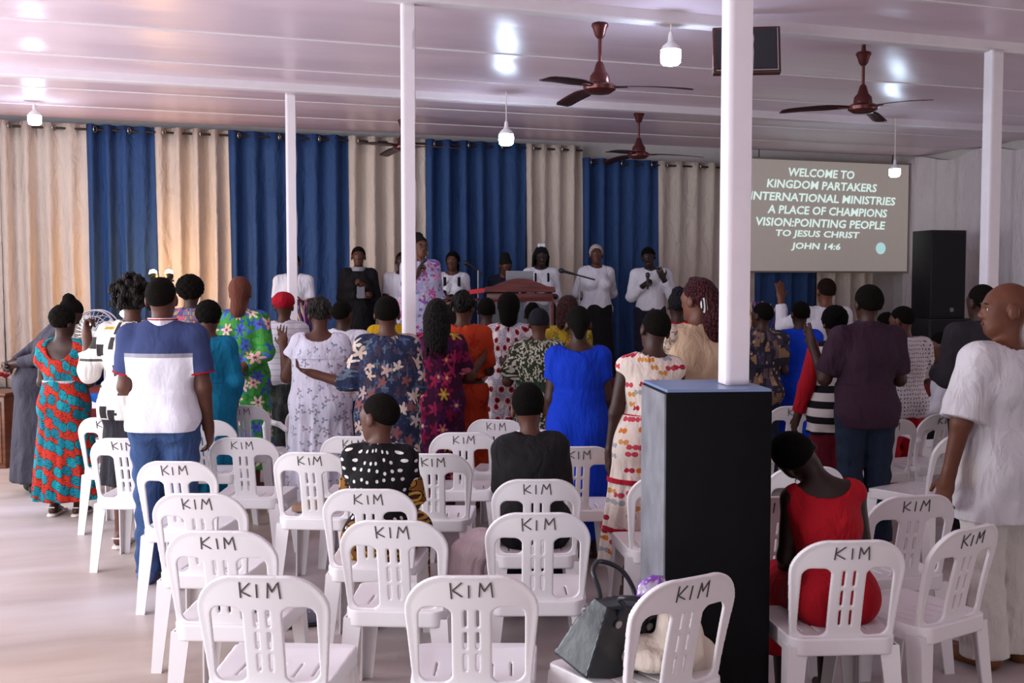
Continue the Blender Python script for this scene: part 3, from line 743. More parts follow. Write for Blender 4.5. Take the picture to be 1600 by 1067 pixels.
class Person:
    def __init__(s, px, ytop, Z, h=0, base=0, label='', sk='d', sex='f', w=1.0, hairtop=.02, H=None, seat=None, lean=0, side=0, head=(0, 0, 0), L='down', Rr='down', vox=None, face=False, foot=True, body=None, hand=1.0, hs=1.0):
        p = at_depth(px, ytop, Z); s.vox = vox or (.0095 if Z < 6.7 else .0125 if base == 0 else .0115)
        s.H = H or (p.z - base - hairtop); k = s.H / 1.70; s.k = k; s.sex = sex; s.w = w; s.sk = sk; s.name = 'person'
        s.rz = hz(h); b = body if body is not None else p
        s.root = empty('person', (b.x, b.y, base), s.rz); tag(s.root, label, 'person', None)
        s.seat = seat
        hipz = .93 * k if seat is None else seat + .092
        s.hipz = hipz; dz = hipz - .93 * k
        Ru = Matrix.Rotation(R(side), 3, 'Y') @ Matrix.Rotation(-R(lean), 3, 'X')
        piv = Vector((0, 0, hipz))
        s.Ru = Ru
        s.U = lambda q: piv + Ru @ (Vector((q[0] * k, q[1] * k, q[2] * k + dz)) - piv)
        Rh = Ru @ (Matrix.Rotation(R(head[0]), 3, 'Z') @ Matrix.Rotation(R(head[2]), 3, 'Y') @ Matrix.Rotation(-R(head[1]), 3, 'X'))
        s.Rh = Rh; hp = s.U((0, -.005, 1.475)); s.hk = hk = k * hs
        s.Hd = lambda q: hp + Rh @ (Vector(q) * hk + Vector((0, 0, .11 * hk)))
        sw = (.178 if sex == 'm' else .150) * (.9 + .1 * w); s.sw = sw
        # joints
        s.arm = {}
        for sg, pose in ((-1, L), (1, Rr)):
            if isinstance(pose, str): pose = ARM[pose]
            ua, fa, cu = pose[0], pose[1], pose[2]
            sh = s.U((sg * sw, -.005, 1.375))
            v = lambda a: (Ru @ Vector((a[0] * sg, a[1], a[2]))).normalized()
            el = sh + v(ua) * .285 * k; wr = el + v(fa) * .245 * k
            s.arm[sg] = (sh, el, wr, cu, pose[3] if len(pose) > 3 else None)
        s.leg = {}
        for sg in (-1, 1):
            if seat is None:
                hp_ = Vector((sg * .088 * k * w, 0, .90 * k)); kn = Vector((sg * .095 * k, .015, .485 * k)); an = Vector((sg * .10 * k, -.01, .085 * k))
            else:
                hp_ = Vector((sg * .09 * k, 0, hipz - .03)); kn = Vector((sg * .12 * k, .40 * k, seat + .045)); an = Vector((sg * .12 * k, .36 * k + .02 * sg, .085 * k))
            s.leg[sg] = (hp_, kn, an)
        s.hand_scale = hand
        s.foot = foot
        s.make_body()
        if face: s.make_face()
    def bounds(s, m=.12, zlo=None):
        P = [s.U((0, 0, .9)), s.Hd((0, 0, .12)), s.Hd((0, 0, -.12))]
        for sg in (-1, 1):
            P += list(s.arm[sg][:3]) + list(s.leg[sg]); P.append(s.leg[sg][2] + Vector((0, .2, -.08)))
            P.append(s.arm[sg][2] + (s.arm[sg][2] - s.arm[sg][1]).normalized() * .16)
        lo = [min(p[i] for p in P) - m for i in range(3)]; hi = [max(p[i] for p in P) + m for i in range(3)]
        lo[2] = -.03 if zlo is None else zlo
        return lo, hi
    def torso(s, F, g=0, lo=True, up=True):
        k = s.k; w = s.w; f = s.sex == 'f'; U = s.U; M = s.Ru
        def E(c, r, kk=.05): F.ell(U(c), [x * k * (w if i < 2 else 1) + g for i, x in enumerate(r)], M, kk)
        if lo:
            E((0, 0, .94), (.172 if f else .160, .118, .125)); 
            for sg in (-1, 1): E((sg * .078, -.055, .905), (.092, .092, .105))
        E((0, .01, 1.08), (.138 if f else .148, .105, .16))
        if up:
            E((0, -.005, 1.255), (.158 if f else .178, .112, .17))
            if f:
                for sg in (-1, 1): E((sg * .072, .088, 1.235), (.068, .06, .066), .03)
            for sg in (-1, 1):
                F.cap(U((sg * .05, -.012, 1.378)), U((sg * (s.sw - .008), -.005, 1.370)), .062 * k + g * .7, .056 * k + g * .8, .04)
                F.cap(U((sg * .02, -.015, 1.42)), U((sg * .12, -.012, 1.385)), .05 * k + g * .4, .042 * k + g * .4, .04)
    def armcaps(s, F, sg, g=0, to=2.0, cut=True, ends=None, wav=None):
        sh, el, wr = s.arm[sg][:3]; k = s.k; b = (1.0 if s.sex == 'm' else .95) * (.7 + .3 * s.w)
        r0, r1, r2, r3 = .055 * k * b + g, .042 * k * b + g, .042 * k * b + g, .029 * k + g
        if to <= 1:
            e = sh + (el - sh) * to; F.cap(sh, e, r0, (r0 + (r1 - r0) * to) if ends is None else ends, .03, cut, wav=wav)
        else:
            F.cap(sh, el, r0, r1, .03, wav=wav); e = el + (wr - el) * (to - 1); F.cap(el, e, r2, (r2 + (r3 - r2) * (to - 1)) if ends is None else ends, .025, cut, wav=wav)
    def hand(s, F, sg):
        sh, el, wr, cu, pn = s.arm[sg]; k = s.k * s.hand_scale * 1.06
        f = (wr - el).normalized()
        n = Vector((-sg, .15, 0)) if pn is None else Vector((pn[0] * sg, pn[1], pn[2]))      # palm normal
        n = (n - f * n.dot(f)); n = n.normalized() if n.length > 1e-3 else f.orthogonal().normalized()
        q = f.cross(n).normalized()                                                           # across the palm
        if q.dot(Vector((0, 1, .3))) < 0: q = -q                                               # thumb side points forward / up
        pc = wr + f * .045 * k
        M = Matrix((q, n, f)).transposed()
        F.ell(wr + f * .05 * k, (.041 * k, .017 * k, .052 * k), M, .015)
        F.cap(wr - f * .02 * k, wr + f * .03 * k, .027 * k, .026 * k, .015)
        c1, c2 = {'relax': (28, 38), 'open': (6, 10), 'fist': (80, 95)}[cu]
        for o, ln in ((-.031, .058), (-.0105, .07), (.0105, .076), (.031, .068)):
            b = wr + f * .088 * k + q * o * k
            sp = q * (o * (2.2 if cu == 'open' else .6))
            d1 = (f * math.cos(R(c1)) + n * math.sin(R(c1)) + sp).normalized(); m = b + d1 * ln * .55 * k
            a2 = R(c1 + c2); d2 = (f * math.cos(a2) + n * math.sin(a2) + sp).normalized(); e = m + d2 * ln * .55 * k
            F.cap(b, m, .0098 * k, .009 * k, .004); F.cap(m, e, .009 * k, .0078 * k, .003)
        tb = wr + f * .03 * k + q * .03 * k; tm = tb + (q * .75 + f * .7 + n * .25).normalized() * .04 * k; te = tm + (f * .9 + q * .35 + n * (.6 if cu == 'fist' else .2)).normalized() * .034 * k
        F.cap(tb, tm, .0135 * k, .0105 * k, .008); F.cap(tm, te, .0105 * k, .0085 * k, .004)
    def make_body(s):
        lo, hi = s.bounds(); F = Field(lo, hi, s.vox); k = s.k
        s.torso(F, -.004)
        F.cap(s.U((0, -.012, 1.38)), s.Hd((0, -.018, -.055)), .056 * k, .050 * k, .03)
        q = s.hk; hd = lambda c, r, kk=.03: F.ell(s.Hd(c), [x * q for x in r], s.Rh, kk * q)
        hd((0, -.012, .028), (.074, .094, .088)); hd((0, .035, -.045), (.056, .056, .068)); hd((0, .058, -.085), (.03, .028, .026))
        hd((0, .050, .01), (.058, .040, .06)); hd((0, .082, .022), (.046, .012, .010), .02)
        F.cap(s.Hd((0, .086, .012)), s.Hd((0, .104, -.022)), .0075 * q, .013 * q, .012)
        for sg in (-1, 1): hd((sg * .012, .096, -.026), (.011, .011, .009), .008)
        hd((0, .086, -.058), (.025, .012, .013), .01)
        for sg in (-1, 1):
            F.ell(s.Hd((sg * .033, .097, .006)), (.014 * q, .010 * q, .009 * q), None, 0, 's')
            hd((sg * .080, -.010, -.008), (.012, .024, .035), .006)
        for sg in (-1, 1):
            s.armcaps(F, sg, 0, 2.0, False); s.hand(F, sg)
            a, b, c = s.leg[sg]; 
            F.cap(a, b, .086 * k * s.w, .056 * k, .05); F.cap(b, c, .057 * k, .036 * k, .03)
            m = b + (c - b) * .3 + Vector((0, -.018, 0)); F.ell(m, (.05 * k, .05 * k, .10 * k), None, .04)
            if s.foot:
                F.cap(c + Vector((0, -.03, -.035)), c + Vector((sg * .02, .14, -.055)), .036 * k, .026 * k, .03)
        s.bodyobj = link('body', F.mesh('body', skin(s.sk)), None, s.root)
    def make_face(s):
        k = s.hk; q = s.Rh.to_euler()
        for sg in (-1, 1):
            e = link('eye', eyeM, None, s.bodyobj, s.Hd((sg * .033, .0798, .006)), q); e.scale = (k, k, k)
            b = link('eyebrow', browM, None, s.bodyobj, s.Hd((sg * .034, .0925, .027)), q); b.scale = (k * sg, k, k)
        l = link('lips', lipM, None, s.bodyobj, s.Hd((0, .0965, -.058)), q); l.scale = (k, k, k)
    # ---------------- garments
    def top(s, mat, sleeve=.55, hem=.80, g=.016, neck=.075, name='shirt', skirt=None, folds=0, puff=0, neckc=(0, .0, 1.455), nsc=(1, 1, .75), ends=None, flare=0, wav=None, part=None):
        """upper garment; with skirt=(waist z, hem z, half width, half depth at hem, folds, amp) it is a dress"""
        k = s.k; lo, hi = s.bounds(.22); F = Field(lo, hi, s.vox)
        s.torso(F, g)
        if flare:
            s.cone(F, 1.06, hem, (.15 * s.w + g / k, .115 * s.w + g / k), (.15 * s.w + flare, .125 * s.w + flare * .8), 7, .012)
        if s.vox < .014:
            ph = s.root.location.x * 3
            X_ = F.ax[0][:, None, None]; Y_ = F.ax[1][None, :, None]; Z_ = F.ax[2][None, None, :]; zz_ = np.sin(7 * Z_ + ph)
            F.F += (.0042 * np.sin(26 * Z_ + 15 * X_ + ph + 2 * zz_) * np.sin(11 * X_ + 5 * Z_ + 2 * ph) + .0038 * np.sin(33 * X_ - 9 * Z_ + 3 * ph + 6 * Y_) * np.sin(9 * Z_ + ph)).astype(np.float32)
        if skirt is None:
            Rt = s.Ru.transposed(); c = s.U((0, 0, hem)); nrm = s.Ru @ Vector((0, 0, -1))
            F.cut(lambda X, Y, Z: (X - c.x) * nrm.x + (Y - c.y) * nrm.y + (Z - c.z) * nrm.z)
        else:
            wz, hz_, rx, ry, nf, amp = skirt
            s.cone(F, wz, hz_, (.142 * s.w + g / k, .112 * s.w + g / k), (rx, ry), nf, amp)
            F.cut(lambda X, Y, Z: hz_ * k - Z)
        for sg in (-1, 1):
            sl = sleeve if not isinstance(sleeve, (tuple, list)) else sleeve[0 if sg < 0 else 1]
            if sl > 0:
                s.armcaps(F, sg, g * .9, sl, True, ends, wav=sinw(23, 23, 52, .005, sg + s.root.location.y))
                if puff: F.ell(s.arm[sg][0] + (s.arm[sg][1] - s.arm[sg][0]) * .35, (.085 * k, .085 * k, .085 * k), None, .03, noise=sinw(60, 60, 40, .006))
        nb = s.U(neckc)
        F.ell(nb, (neck * 1.05 * nsc[0] * k, neck * nsc[1] * k, neck * nsc[2] * k), s.Ru, 0, 's')
        o = link(name, F.mesh(name, mat), None, s.root); return o
    def cone(s, F, z1, z0, r1, r0, nf, amp, k=.05, shift=(0, 0)):
        q = s.k; cz = s.hipz - .93 * q; ph = (s.root.location.x * 7) % 6
        za, zb = z0 * q, z1 * q + cz
        def fn(X, Y, Z):
            t = np.clip((zb - Z) / (zb - za), 0, 1)
            # hips fill out before the hem
            e = t ** .75
            rx = (r1[0] + (r0[0] - r1[0]) * e) * q; ry = (r1[1] + (r0[1] - r1[1]) * e) * q
            x = X - shift[0] * t; y = Y - shift[1] * t
            if nf:
                a = np.arctan2(y, x); rr = 1 + amp / q * 4 * t * (np.sin(nf * a + ph) + .5 * np.sin((nf * 2 - 3) * a + 2 * ph + 3 * t))
                rx = rx * rr; ry = ry * rr
            kk = np.sqrt((x / rx) ** 2 + (y / ry) ** 2)
            d = (kk - 1) * np.minimum(rx, ry)
            return np.maximum(np.maximum(d, Z - zb), za - Z).astype(np.float32)
        m = max(r0[0], r0[1], r1[0]) * q * 1.3
        F.put(fn, (-m, -m, za), (m, m, zb), k)
    def skirt_r(s, z, skirt, g=.016):
        q = s.k; cz = s.hipz - .93 * q; zb = skirt[0] * q + cz; za = skirt[1] * q; e = max(0, (zb - z * q) / (zb - za)) ** .75
        r1 = (.142 * s.w + g / q, .112 * s.w + g / q); return [(r1[i] + (skirt[2 + i] - r1[i]) * e) / s.w for i in range(2)]
    def skirt(s, mat, z1=1.06, z0=.45, rx=.22, ry=.18, nf=9, amp=.012, g=.012, name='skirt', shift=(0, 0)):
        k = s.k; lo, hi = s.bounds(.2); F = Field(lo, (hi[0], hi[1], z1 * k + .06), s.vox)
        F.ell((0, 0, .94 * k), ((.172 * s.w * k + g), (.118 * s.w * k + g), .125 * k + g), None, .03)
        for sg in (-1, 1): F.ell((sg * .078 * k * s.w, -.055 * k * s.w, .905 * k), (.092 * k * s.w + g, .092 * k * s.w + g, .105 * k + g), None, .04)
        s.cone(F, z1, z0, (.142 * s.w + g / k, .112 * s.w + g / k), (rx, ry), nf, amp, .05, shift)
        F.cut(lambda X, Y, Z: np.maximum(z0 * k - Z, Z - z1 * k))
        return link(name, F.mesh(name, mat), None, s.root)
    def trousers(s, mat, hem=.06, g=.016, wide=.07, name='trousers', z1=1.0):
        k = s.k; lo, hi = s.bounds(.12); F = Field(lo, (hi[0], hi[1], s.hipz + .2), s.vox)
        c = s.hipz - .93 * k
        F.ell((0, 0, .94 * k + c), (.16 * k * s.w + g, .118 * k * s.w + g, .125 * k + g), None, .04)
        for sg in (-1, 1):
            F.ell((sg * .075 * k, -.05 * k, .905 * k + c), (.092 * k + g, .092 * k + g, .105 * k + g), None, .04)
            a, b, e = s.leg[sg]; e2 = b + (e - b) * ((b.z - hem) / max(.05, (b.z - e.z)))
            wv = sinw(22, 22, 55, .006, sg)
            F.cap(a, b, .09 * k * s.w + g, .062 * k + g, .04, wav=wv); F.cap(b, e2, .062 * k + g, wide * k, .03, True, wav=wv)
        F.cut(lambda X, Y, Z: Z - (z1 * k + c))
        return link(name, F.mesh(name, mat), None, s.root)
    def lap(s, mat, g=.03, hem=.3, name='skirt'):
        k = s.k; lo, hi = s.bounds(.2); F = Field(lo, (hi[0], hi[1], s.hipz + .25), s.vox)
        F.ell((0, 0, s.hipz), (.165 * k * s.w + g, .12 * k * s.w + g, .12 * k), None, .03)
        for sg in (-1, 1):
            a, b, e = s.leg[sg]; e2 = b + (e - b) * ((b.z - hem) / (b.z - e.z))
            F.cap(a, b, .09 * k + g, .075 * k + g, .08); F.cap(b, e2, .075 * k + g, .085 * k + g, .08, True)
        for sg in (-1, 1): F.ell(s.U((sg * .078, -.055, .905)), (.092 * k * s.w + g, .092 * k * s.w + g, .105 * k + g), s.Ru, .04)
        F.cap(s.leg[-1][1] * .9, s.leg[1][1] * .9, .05, .05, .05)
        F.cut(lambda X, Y, Z: Z - (s.hipz + .13))
        return link(name, F.mesh(name, mat), None, s.root)
    def shoes(s, mat, sole=None, name='shoe', sandal=False):
        k = s.k
        for sg in (-1, 1):
            c = s.leg[sg][2]
            F = Field((c.x - .12, c.y - .14, -.01), (c.x + .12, c.y + .26, c.z + .06), .007)
            if sandal:
                F.cap((c.x, c.y - .045, .0), (c.x + sg * .015, c.y + .16, .0), .04 * k, .045 * k, .02); F.cut(lambda X, Y, Z: np.maximum(Z - .022, .001 - Z) + 0 * X)
                F.cap((c.x - .045, c.y + .06, .02), (c.x, c.y + .05, .085), .006, .006, 0); F.cap((c.x + .045, c.y + .06, .02), (c.x, c.y + .05, .085), .006, .006, 0)
                F.cap((c.x - .03, c.y - .07, .07), (c.x + .03, c.y - .07, .07), .006, .006, 0)
            else:
                F.cap((c.x, c.y - .035, .045), (c.x + sg * .02, c.y + .155, .035), .048 * k, .043 * k, .03); F.cap((c.x, c.y - .02, .05), (c.x, c.y - .01, .11), .048, .045, .03)
                F.cut(lambda X, Y, Z: .002 - Z + 0 * X)
            link(name, F.mesh(name, mat), None, s.root)
    # ---------------- hair and headgear
    def _hf(s, m=.16, vox=None, down=.2):
        c = s.Hd((0, 0, 0)); return Field((c.x - m, c.y - m, c.z - m - down), (c.x + m, c.y + m, c.z + m + .06), vox or min(s.vox, .0085))
    def hair(s, kind='short', col=H_BLK, name='hair', mat=None):
        k = s.hk; mat = mat or (braidmat(col) if kind in ('braids', 'longbraids', 'pony', 'twists', 'updo', 'curls') else hairmat(col)); Rh = s.Rh; Hd = s.Hd
        def plane(F, p, n):
            p = Hd(p); n = (Rh @ Vector(n)).normalized(); F.cut(lambda X, Y, Z: (X - p.x) * n.x + (Y - p.y) * n.y + (Z - p.z) * n.z)
        def E(F, c, r, kk=.02, noise=None): F.ell(Hd(c), [x * k for x in r], Rh, kk, noise=noise)
        curl = lambda fq, a: (lambda X, Y, Z: (a * (np.sin(fq * X + 1) * np.sin(fq * Y + 2) * np.sin(fq * Z) + .6 * np.sin(1.7 * fq * X) * np.sin(1.6 * fq * Y + 1) * np.sin(1.8 * fq * Z + 2))).astype(np.float32))
        if kind == 'short' or kind == 'crop':
            F = s._hf(down=.0); g = .0045 if kind == 'crop' else .010
            E(F, (0, -.016, .040), (.0735 + g, .0935 + g, .080 + g)); F.ell(Hd((0, -.03, .02)), [x * k for x in (.0725 + g, .08 + g, .07)], Rh, .02); plane(F, (0, .066, .058), (0, .62, -.85)); plane(F, (0, -.09, -.045), (0, .25, -1))
            for sg in (-1, 1): F.ell(Hd((sg * .09, .004, -.022)), (.03 * k, .034 * k, .05 * k), Rh, 0, 's')
        elif kind == 'flat':
            F = s._hf(down=.0); E(F, (0, -.016, .04), (.084, .102, .098)); plane(F, (0, .07, .05), (0, .7, -.7)); plane(F, (0, -.09, -.05), (0, .2, -1))
        elif kind == 'afro':
            F = s._hf(.24); E(F, (0, -.025, .045), (.118, .118, .112), 0, curl(95, .008)); plane(F, (0, .075, .035), (0, .85, -.5))
        elif kind == 'smallafro':
            F = s._hf(.2); E(F, (0, -.02, .045), (.100, .108, .104), 0, curl(110, .005)); plane(F, (0, .072, .045), (0, .8, -.6))
        elif kind == 'curls':
            F = s._hf(.26, .0095); r_ = random.Random(int(s.root.location.x * 100))
            E(F, (0, -.02, .03), (.095, .105, .10))
            for i in range(90):
                a = r_.random() * 6.28; ph = math.acos(1 - 1.55 * r_.random()); rr = .115 + .03 * r_.random()
                F.ell(Hd((rr * .98 * math.sin(ph) * math.cos(a), -.03 + rr * math.sin(ph) * math.sin(a), .03 + rr * math.cos(ph))), [.022 * k] * 3, None, .006)
            plane(F, (0, .085, .02), (0, 1, -.15))
        elif kind == 'bob':
            F = s._hf(.22); E(F, (0, -.02, .035), (.092, .108, .10)); F.cap(Hd((0, -.05, .0)), Hd((0, -.06, -.085)), .085 * k, .075 * k, .03); plane(F, (0, .062, .055), (0, .85, -.55))
        elif kind in ('braids', 'longbraids'):
            F = s._hf(.22, .0065, .3); E(F, (0, -.016, .036), (.085, .106, .098)); plane(F, (0, .066, .060), (0, .75, -.65))
            r_ = random.Random(3); ln = .17 if kind == 'braids' else .30
            for i in range(24):
                a = R(-15 + 210 * i / 23) + PI; x, y = .088 * math.cos(a), .1 * math.sin(a) - .012
                p = Hd((x * .8, y * .8, .07)); q = Hd((x * 1.06, y * 1.08, 0)); q2 = Hd((x * 1.08, y * 1.08 - .02, -ln * (.75 + .35 * r_.random())))
                F.cap(p, q, .012, .0125, .001, wav=sinw(0, 0, 0, 0)); F.cap(q, q2, .0135, .008, .001)
        elif kind == 'twists':
            F = s._hf(.2, .008); E(F, (0, -.016, .034), (.083, .105, .097)); plane(F, (0, .066, .060), (0, .62, -.8)); r_ = random.Random(5)
            for i in range(40):
                a = R(200 * r_.random() + 170); ph = r_.random() * 1.5
                x, y, z = .088 * math.sin(ph) * math.cos(a), .108 * math.sin(ph) * math.sin(a) - .016, .034 + .1 * math.cos(ph)
                F.cap(Hd((x, y, z)), Hd((x * 1.15, y * 1.12 - .005, z - .045)), .011, .008, .003)
        elif kind == 'updo':
            F = s._hf(.22); E(F, (0, -.016, .036), (.084, .105, .098)); plane(F, (0, .066, .060), (0, .62, -.8)); E(F, (0, -.05, .125), (.06, .06, .048), .02, curl(120, .005))
        elif kind == 'bun':
            F = s._hf(.22); E(F, (0, -.016, .034), (.082, .104, .096)); plane(F, (0, .066, .060), (0, .62, -.8)); E(F, (0, -.085, .085), (.055, .055, .052), .01, curl(140, .004))
        elif kind == 'nape':
            F = s._hf(.2); E(F, (0, -.016, .034), (.082, .104, .096)); plane(F, (0, .066, .060), (0, .62, -.8)); F.cap(Hd((0, -.085, .0)), Hd((0, -.085, -.07)), .055 * k, .035 * k, .03)
        elif kind == 'pony':
            F = s._hf(.22, None, .28); E(F, (0, -.016, .034), (.084, .105, .097)); plane(F, (0, .066, .060), (0, .62, -.8))
            F.cap(Hd((0, -.085, -.0)), Hd((0, -.125, -.11)), .06 * k, .075 * k, .03); F.cap(Hd((0, -.125, -.11)), Hd((0, -.10, -.21)), .07 * k, .045 * k, .03)
            for i in range(26):
                a = R(-10 + 200 * i / 25) + PI
                x, y = .088 * math.cos(a), .105 * math.sin(a) - .016
                F.cap(Hd((x * .25, y * .25 + .03, .128)), Hd((x * .95, y * .98, .055)), .008, .0085, .003); F.cap(Hd((x * .95, y * .98, .055)), Hd((x * .5, -.10, -.04)), .0085, .0085, .003)
        elif kind == 'scarf':
            F = s._hf(.2, None, .15); E(F, (0, -.02, .035), (.088, .112, .102)); plane(F, (0, .075, .05), (0, .75, -.65)); F.cap(Hd((0, -.09, -.02)), Hd((0, -.095, -.13)), .05 * k, .06 * k, .04)
        elif kind == 'cap':
            F = s._hf(.2); E(F, (0, -.016, .038), (.087, .107, .103)); plane(F, (0, 0, .0), (0, .12, -1))
        elif kind == 'beret':
            F = s._hf(.22); E(F, (0, -.03, .06), (.104, .115, .085), .02, curl(70, .004)); plane(F, (0, 0, .005), (0, .1, -1))
        elif kind == 'wrap':
            F = s._hf(.2); E(F, (0, -.02, .04), (.085, .107, .1), .02); plane(F, (0, .06, .06), (0, .8, -.6)); plane(F, (0, -.09, -.02), (0, -.1, -1))
        return link(name, F.mesh(name, mat), None, s.root)
    def band(s, mat, a, b, r, name):       # simple strip round the head, neck or waist along a list of points
        MB().tube(a, r, 8, b).build(name, mat, s.root, 60)
    def ring(s, mat, z, rx, ry, r, name='belt', flat=2.2):
        U_ = s.U if z > .95 else (lambda q: Vector((q[0] * s.k, q[1] * s.k, q[2] * s.k)))
        pts = [U_((rx * s.w * math.cos(t), ry * s.w * math.sin(t), z)) for t in np.linspace(0, 2 * PI, 33)[:-1]]
        mb = MB(); n = len(pts); V = []; Fc = []
        up = s.Ru @ Vector((0, 0, 1)); c = U_((0, 0, z))
        for p in pts:
            o = (p - c).normalized()
            for dz_, do in ((-flat, .0), (-flat, 1), (flat, 1), (flat, 0)): V.append(p + up * r * dz_ + o * r * do)
        for i in range(n):
            for j in range(4): Fc.append((i * 4 + j, i * 4 + (j + 1) % 4, ((i + 1) % n) * 4 + (j + 1) % 4, ((i + 1) % n) * 4 + j))
        return mb.add(V, Fc).build(name, mat, s.root, 60)
# ------------------------------------------------------------ cloth of the congregation
Mt = {}
Mt['leaf'] = printed('red_teal_leaf_print', 'A82A1C', [dict(scale=11.5, thr=.56, pal=['0B6F7E', '0A6474', '0F7F8A'], edge='2A1512', edgef=1.1, stretch=(1.25, .8), rot=.3, rand=.55, petals=2, pdepth=.2), dict(scale=52, thr=.2, pal=['2A1512'], keep=.5, stretch=(.5, 1.4), rot=.5)])
Mt['green_floral'] = printed('green_floral_print', '3F8A3C', [dict(scale=14, thr=.42, pal=['2F55A8', '347A34', '2E6E3A', '4C6AC0'], keep=.8, petals=3, pdepth=.4, dist=.15, off=(.3, .2, 0)), dict(scale=8.5, thr=.46, pal=['D9A7A0', '3B50B0', 'E0C4B4', '4A60C0'], keep=.85, core='5E2A45', coref=.28, petals=6, rand=.8)])
Mt['navy_floral'] = printed('navy_floral_print', '232A42', [dict(scale=17, thr=.5, pal=['3E4C68', '2C3A5A', '4A3A48', '55606E'], keep=.9, petals=4, dist=.2), dict(scale=11, thr=.5, pal=['BFA896', '7E4E4C', 'B0948A', 'C9B8AA', '3A3040'], keep=.8, petals=5, dist=.25, dscale=30, rand=.9, off=(.13, .4, 0))])
Mt['berry_floral'] = printed('berry_floral_print', '3A122E', [dict(scale=10, thr=.55, pal=['7E1240', '5A1440', '4A1A4A', 'A02450'], keep=.9, petals=5, dist=.3), dict(scale=8, thr=.36, pal=['B8922E', 'A8305A', '6E2A6A', 'B85A70'], keep=.6, petals=6, core='E0C060', off=(.3, .1, 0))])
Mt['white_sprig'] = printed('white_sprig_print', 'D6D4E2', [dict(scale=19, thr=.36, pal=['8C90A8', '9C8F9C', 'A0A4B8'], keep=.5, petals=3, pdepth=.6, dist=.2)])
Mt['orange'] = printed('orange_print', 'B43A1C', [dict(scale=8, thr=.45, pal=['C24A24', 'A42C16'], keep=.7, petals=5, dist=.2)])
Mt['red_dots'] = printed('white_red_dot_print', 'BDB7C2', [dict(scale=60, thr=.35, pal=['8C8894'], rand=.3, keep=.7), dict(scale=13, thr=.33, pal=['A83038'], edge='E0D8D8', edgef=1.25, core='3A1418', coref=.5, keep=.6)])
Mt['olive_scroll'] = printed('olive_scroll_print', '2E3024', [dict(scale=22, thr=.52, pal=['B8B5A2', 'A8A592'], petals=3, pdepth=.55, dist=.35, dscale=20), dict(scale=34, thr=.22, pal=['2E3024'], off=(.01, .02, 0))])
Mt['yellow_floral'] = printed('yellow_floral_print', 'B0922A', [dict(scale=13, thr=.45, pal=['5E6A2A', '8E6A28'], keep=.7, petals=5)])
Mt['bows'] = printed('cream_bow_print', 'D8C8BC', [dict(scale=13.5, thr=.40, pal=['A8243A', 'C8702E', 'B84050', '9C9AA0', 'C88A4A'], keep=.75, petals=2, pdepth=.55, rand=.7, stretch=(1, 1.15))])
Mt['patch'] = printed('dark_patch_print', '2B2630', [dict(scale=13, thr=.40, pal=['8A6A50', '3A3448', '7A5E48', '1C1A22', '5A4A4A'], metric='CHEBYCHEV', keep=.85, stretch=(1, .8)), dict(scale=24, thr=.28, pal=['A08468', '4A405A'], metric='CHEBYCHEV', keep=.4)])
Mt['blocks'] = printed('white_block_print', 'CFC8C2', [dict(scale=9.5, thr=.13, pal=['B0902C', '2B2628', '4A4640'], metric='CHEBYCHEV', keep=.7, stretch=(.45, 1.7), off=(.2, .3, 0)), dict(scale=9, thr=.27, pal=['2B2628', '33302E'], metric='CHEBYCHEV', keep=.5, stretch=(1.35, .8))])
Mt['polka'] = printed('black_polka', '121012', [dict(scale=23, thr=.19, pal=['D0CAC4'], rand=.4, stretch=(.6, 1))])
Mt['dotted'] = printed('white_fine_dots', 'CCC4C8', [dict(scale=34, thr=.2, pal=['4A3A44'], rand=.3)])
Mt['gold_ethnic'] = printed('gold_ethnic_print', '7A4E20', [dict(scale=17, thr=.42, pal=['B88A36', '9A6A2A'], edge='20140E', edgef=1.2, core='3A1E14', coref=.5), dict(scale=40, thr=.25, pal=['20140E'], keep=.5)])
Mt['plaid'] = printed('multicolour_check', '8A4450', [dict(scale=26, thr=.42, pal=['3A4A80', 'B05A6A', '5A7A9A', 'A88A6A'], metric='CHEBYCHEV', rand=.2)])
Mt['lace'] = printed('cream_lace', 'C0AE9E', [dict(scale=30, thr=.42, pal=['8A6E60'], petals=4, pdepth=.5, dist=.1)])
Mt['kaftan'] = printed('lilac_pink_kaftan', 'B9B4CC', [dict(scale=9, thr=.5, pal=['B85A90', 'A89CC4', 'C886A8', '8A5A9C'], keep=.75, petals=5, dist=.2), dict(scale=18, thr=.4, pal=['B03A6A', '6A6AA8'], keep=.5, petals=5, off=(.2, .3, 0))])
Mt['bw_stripe'] = bands('black_white_stripes', [(0, '16151A'), (.46, 'CFC8C4')], 1 / .105)
Mt['fine_stripe'] = bands('white_ribbed', [(0, 'D0CCD2'), (.82, 'B4B0BA')], 1 / .05)
F_ = lambda n, c: fabric(n, c)
JEANS = F_('blue_denim', '33486F'); DENIM = F_('dark_denim', '1B2436'); BLK = F_('black_cloth', '151417'); WHT = F_('white_cloth', 'D6D2DA'); NAVY = F_('navy_cloth', '2A3358')
SOFTW = F_('cream_cloth', 'CFC8C2'); TAN = F_('sand_cloth', 'C0A488'); RED = F_('red_cloth', 'A00F1E'); WINE = F_('wine_cloth', '5E0E1E')
M_sole = plain('pale_sandal', 'CFC0B8', .6); M_brownshoe = plain('brown_shoe', '6E3F1C', .5); M_tan = plain('canvas_shoe', '6A6A78', .6)
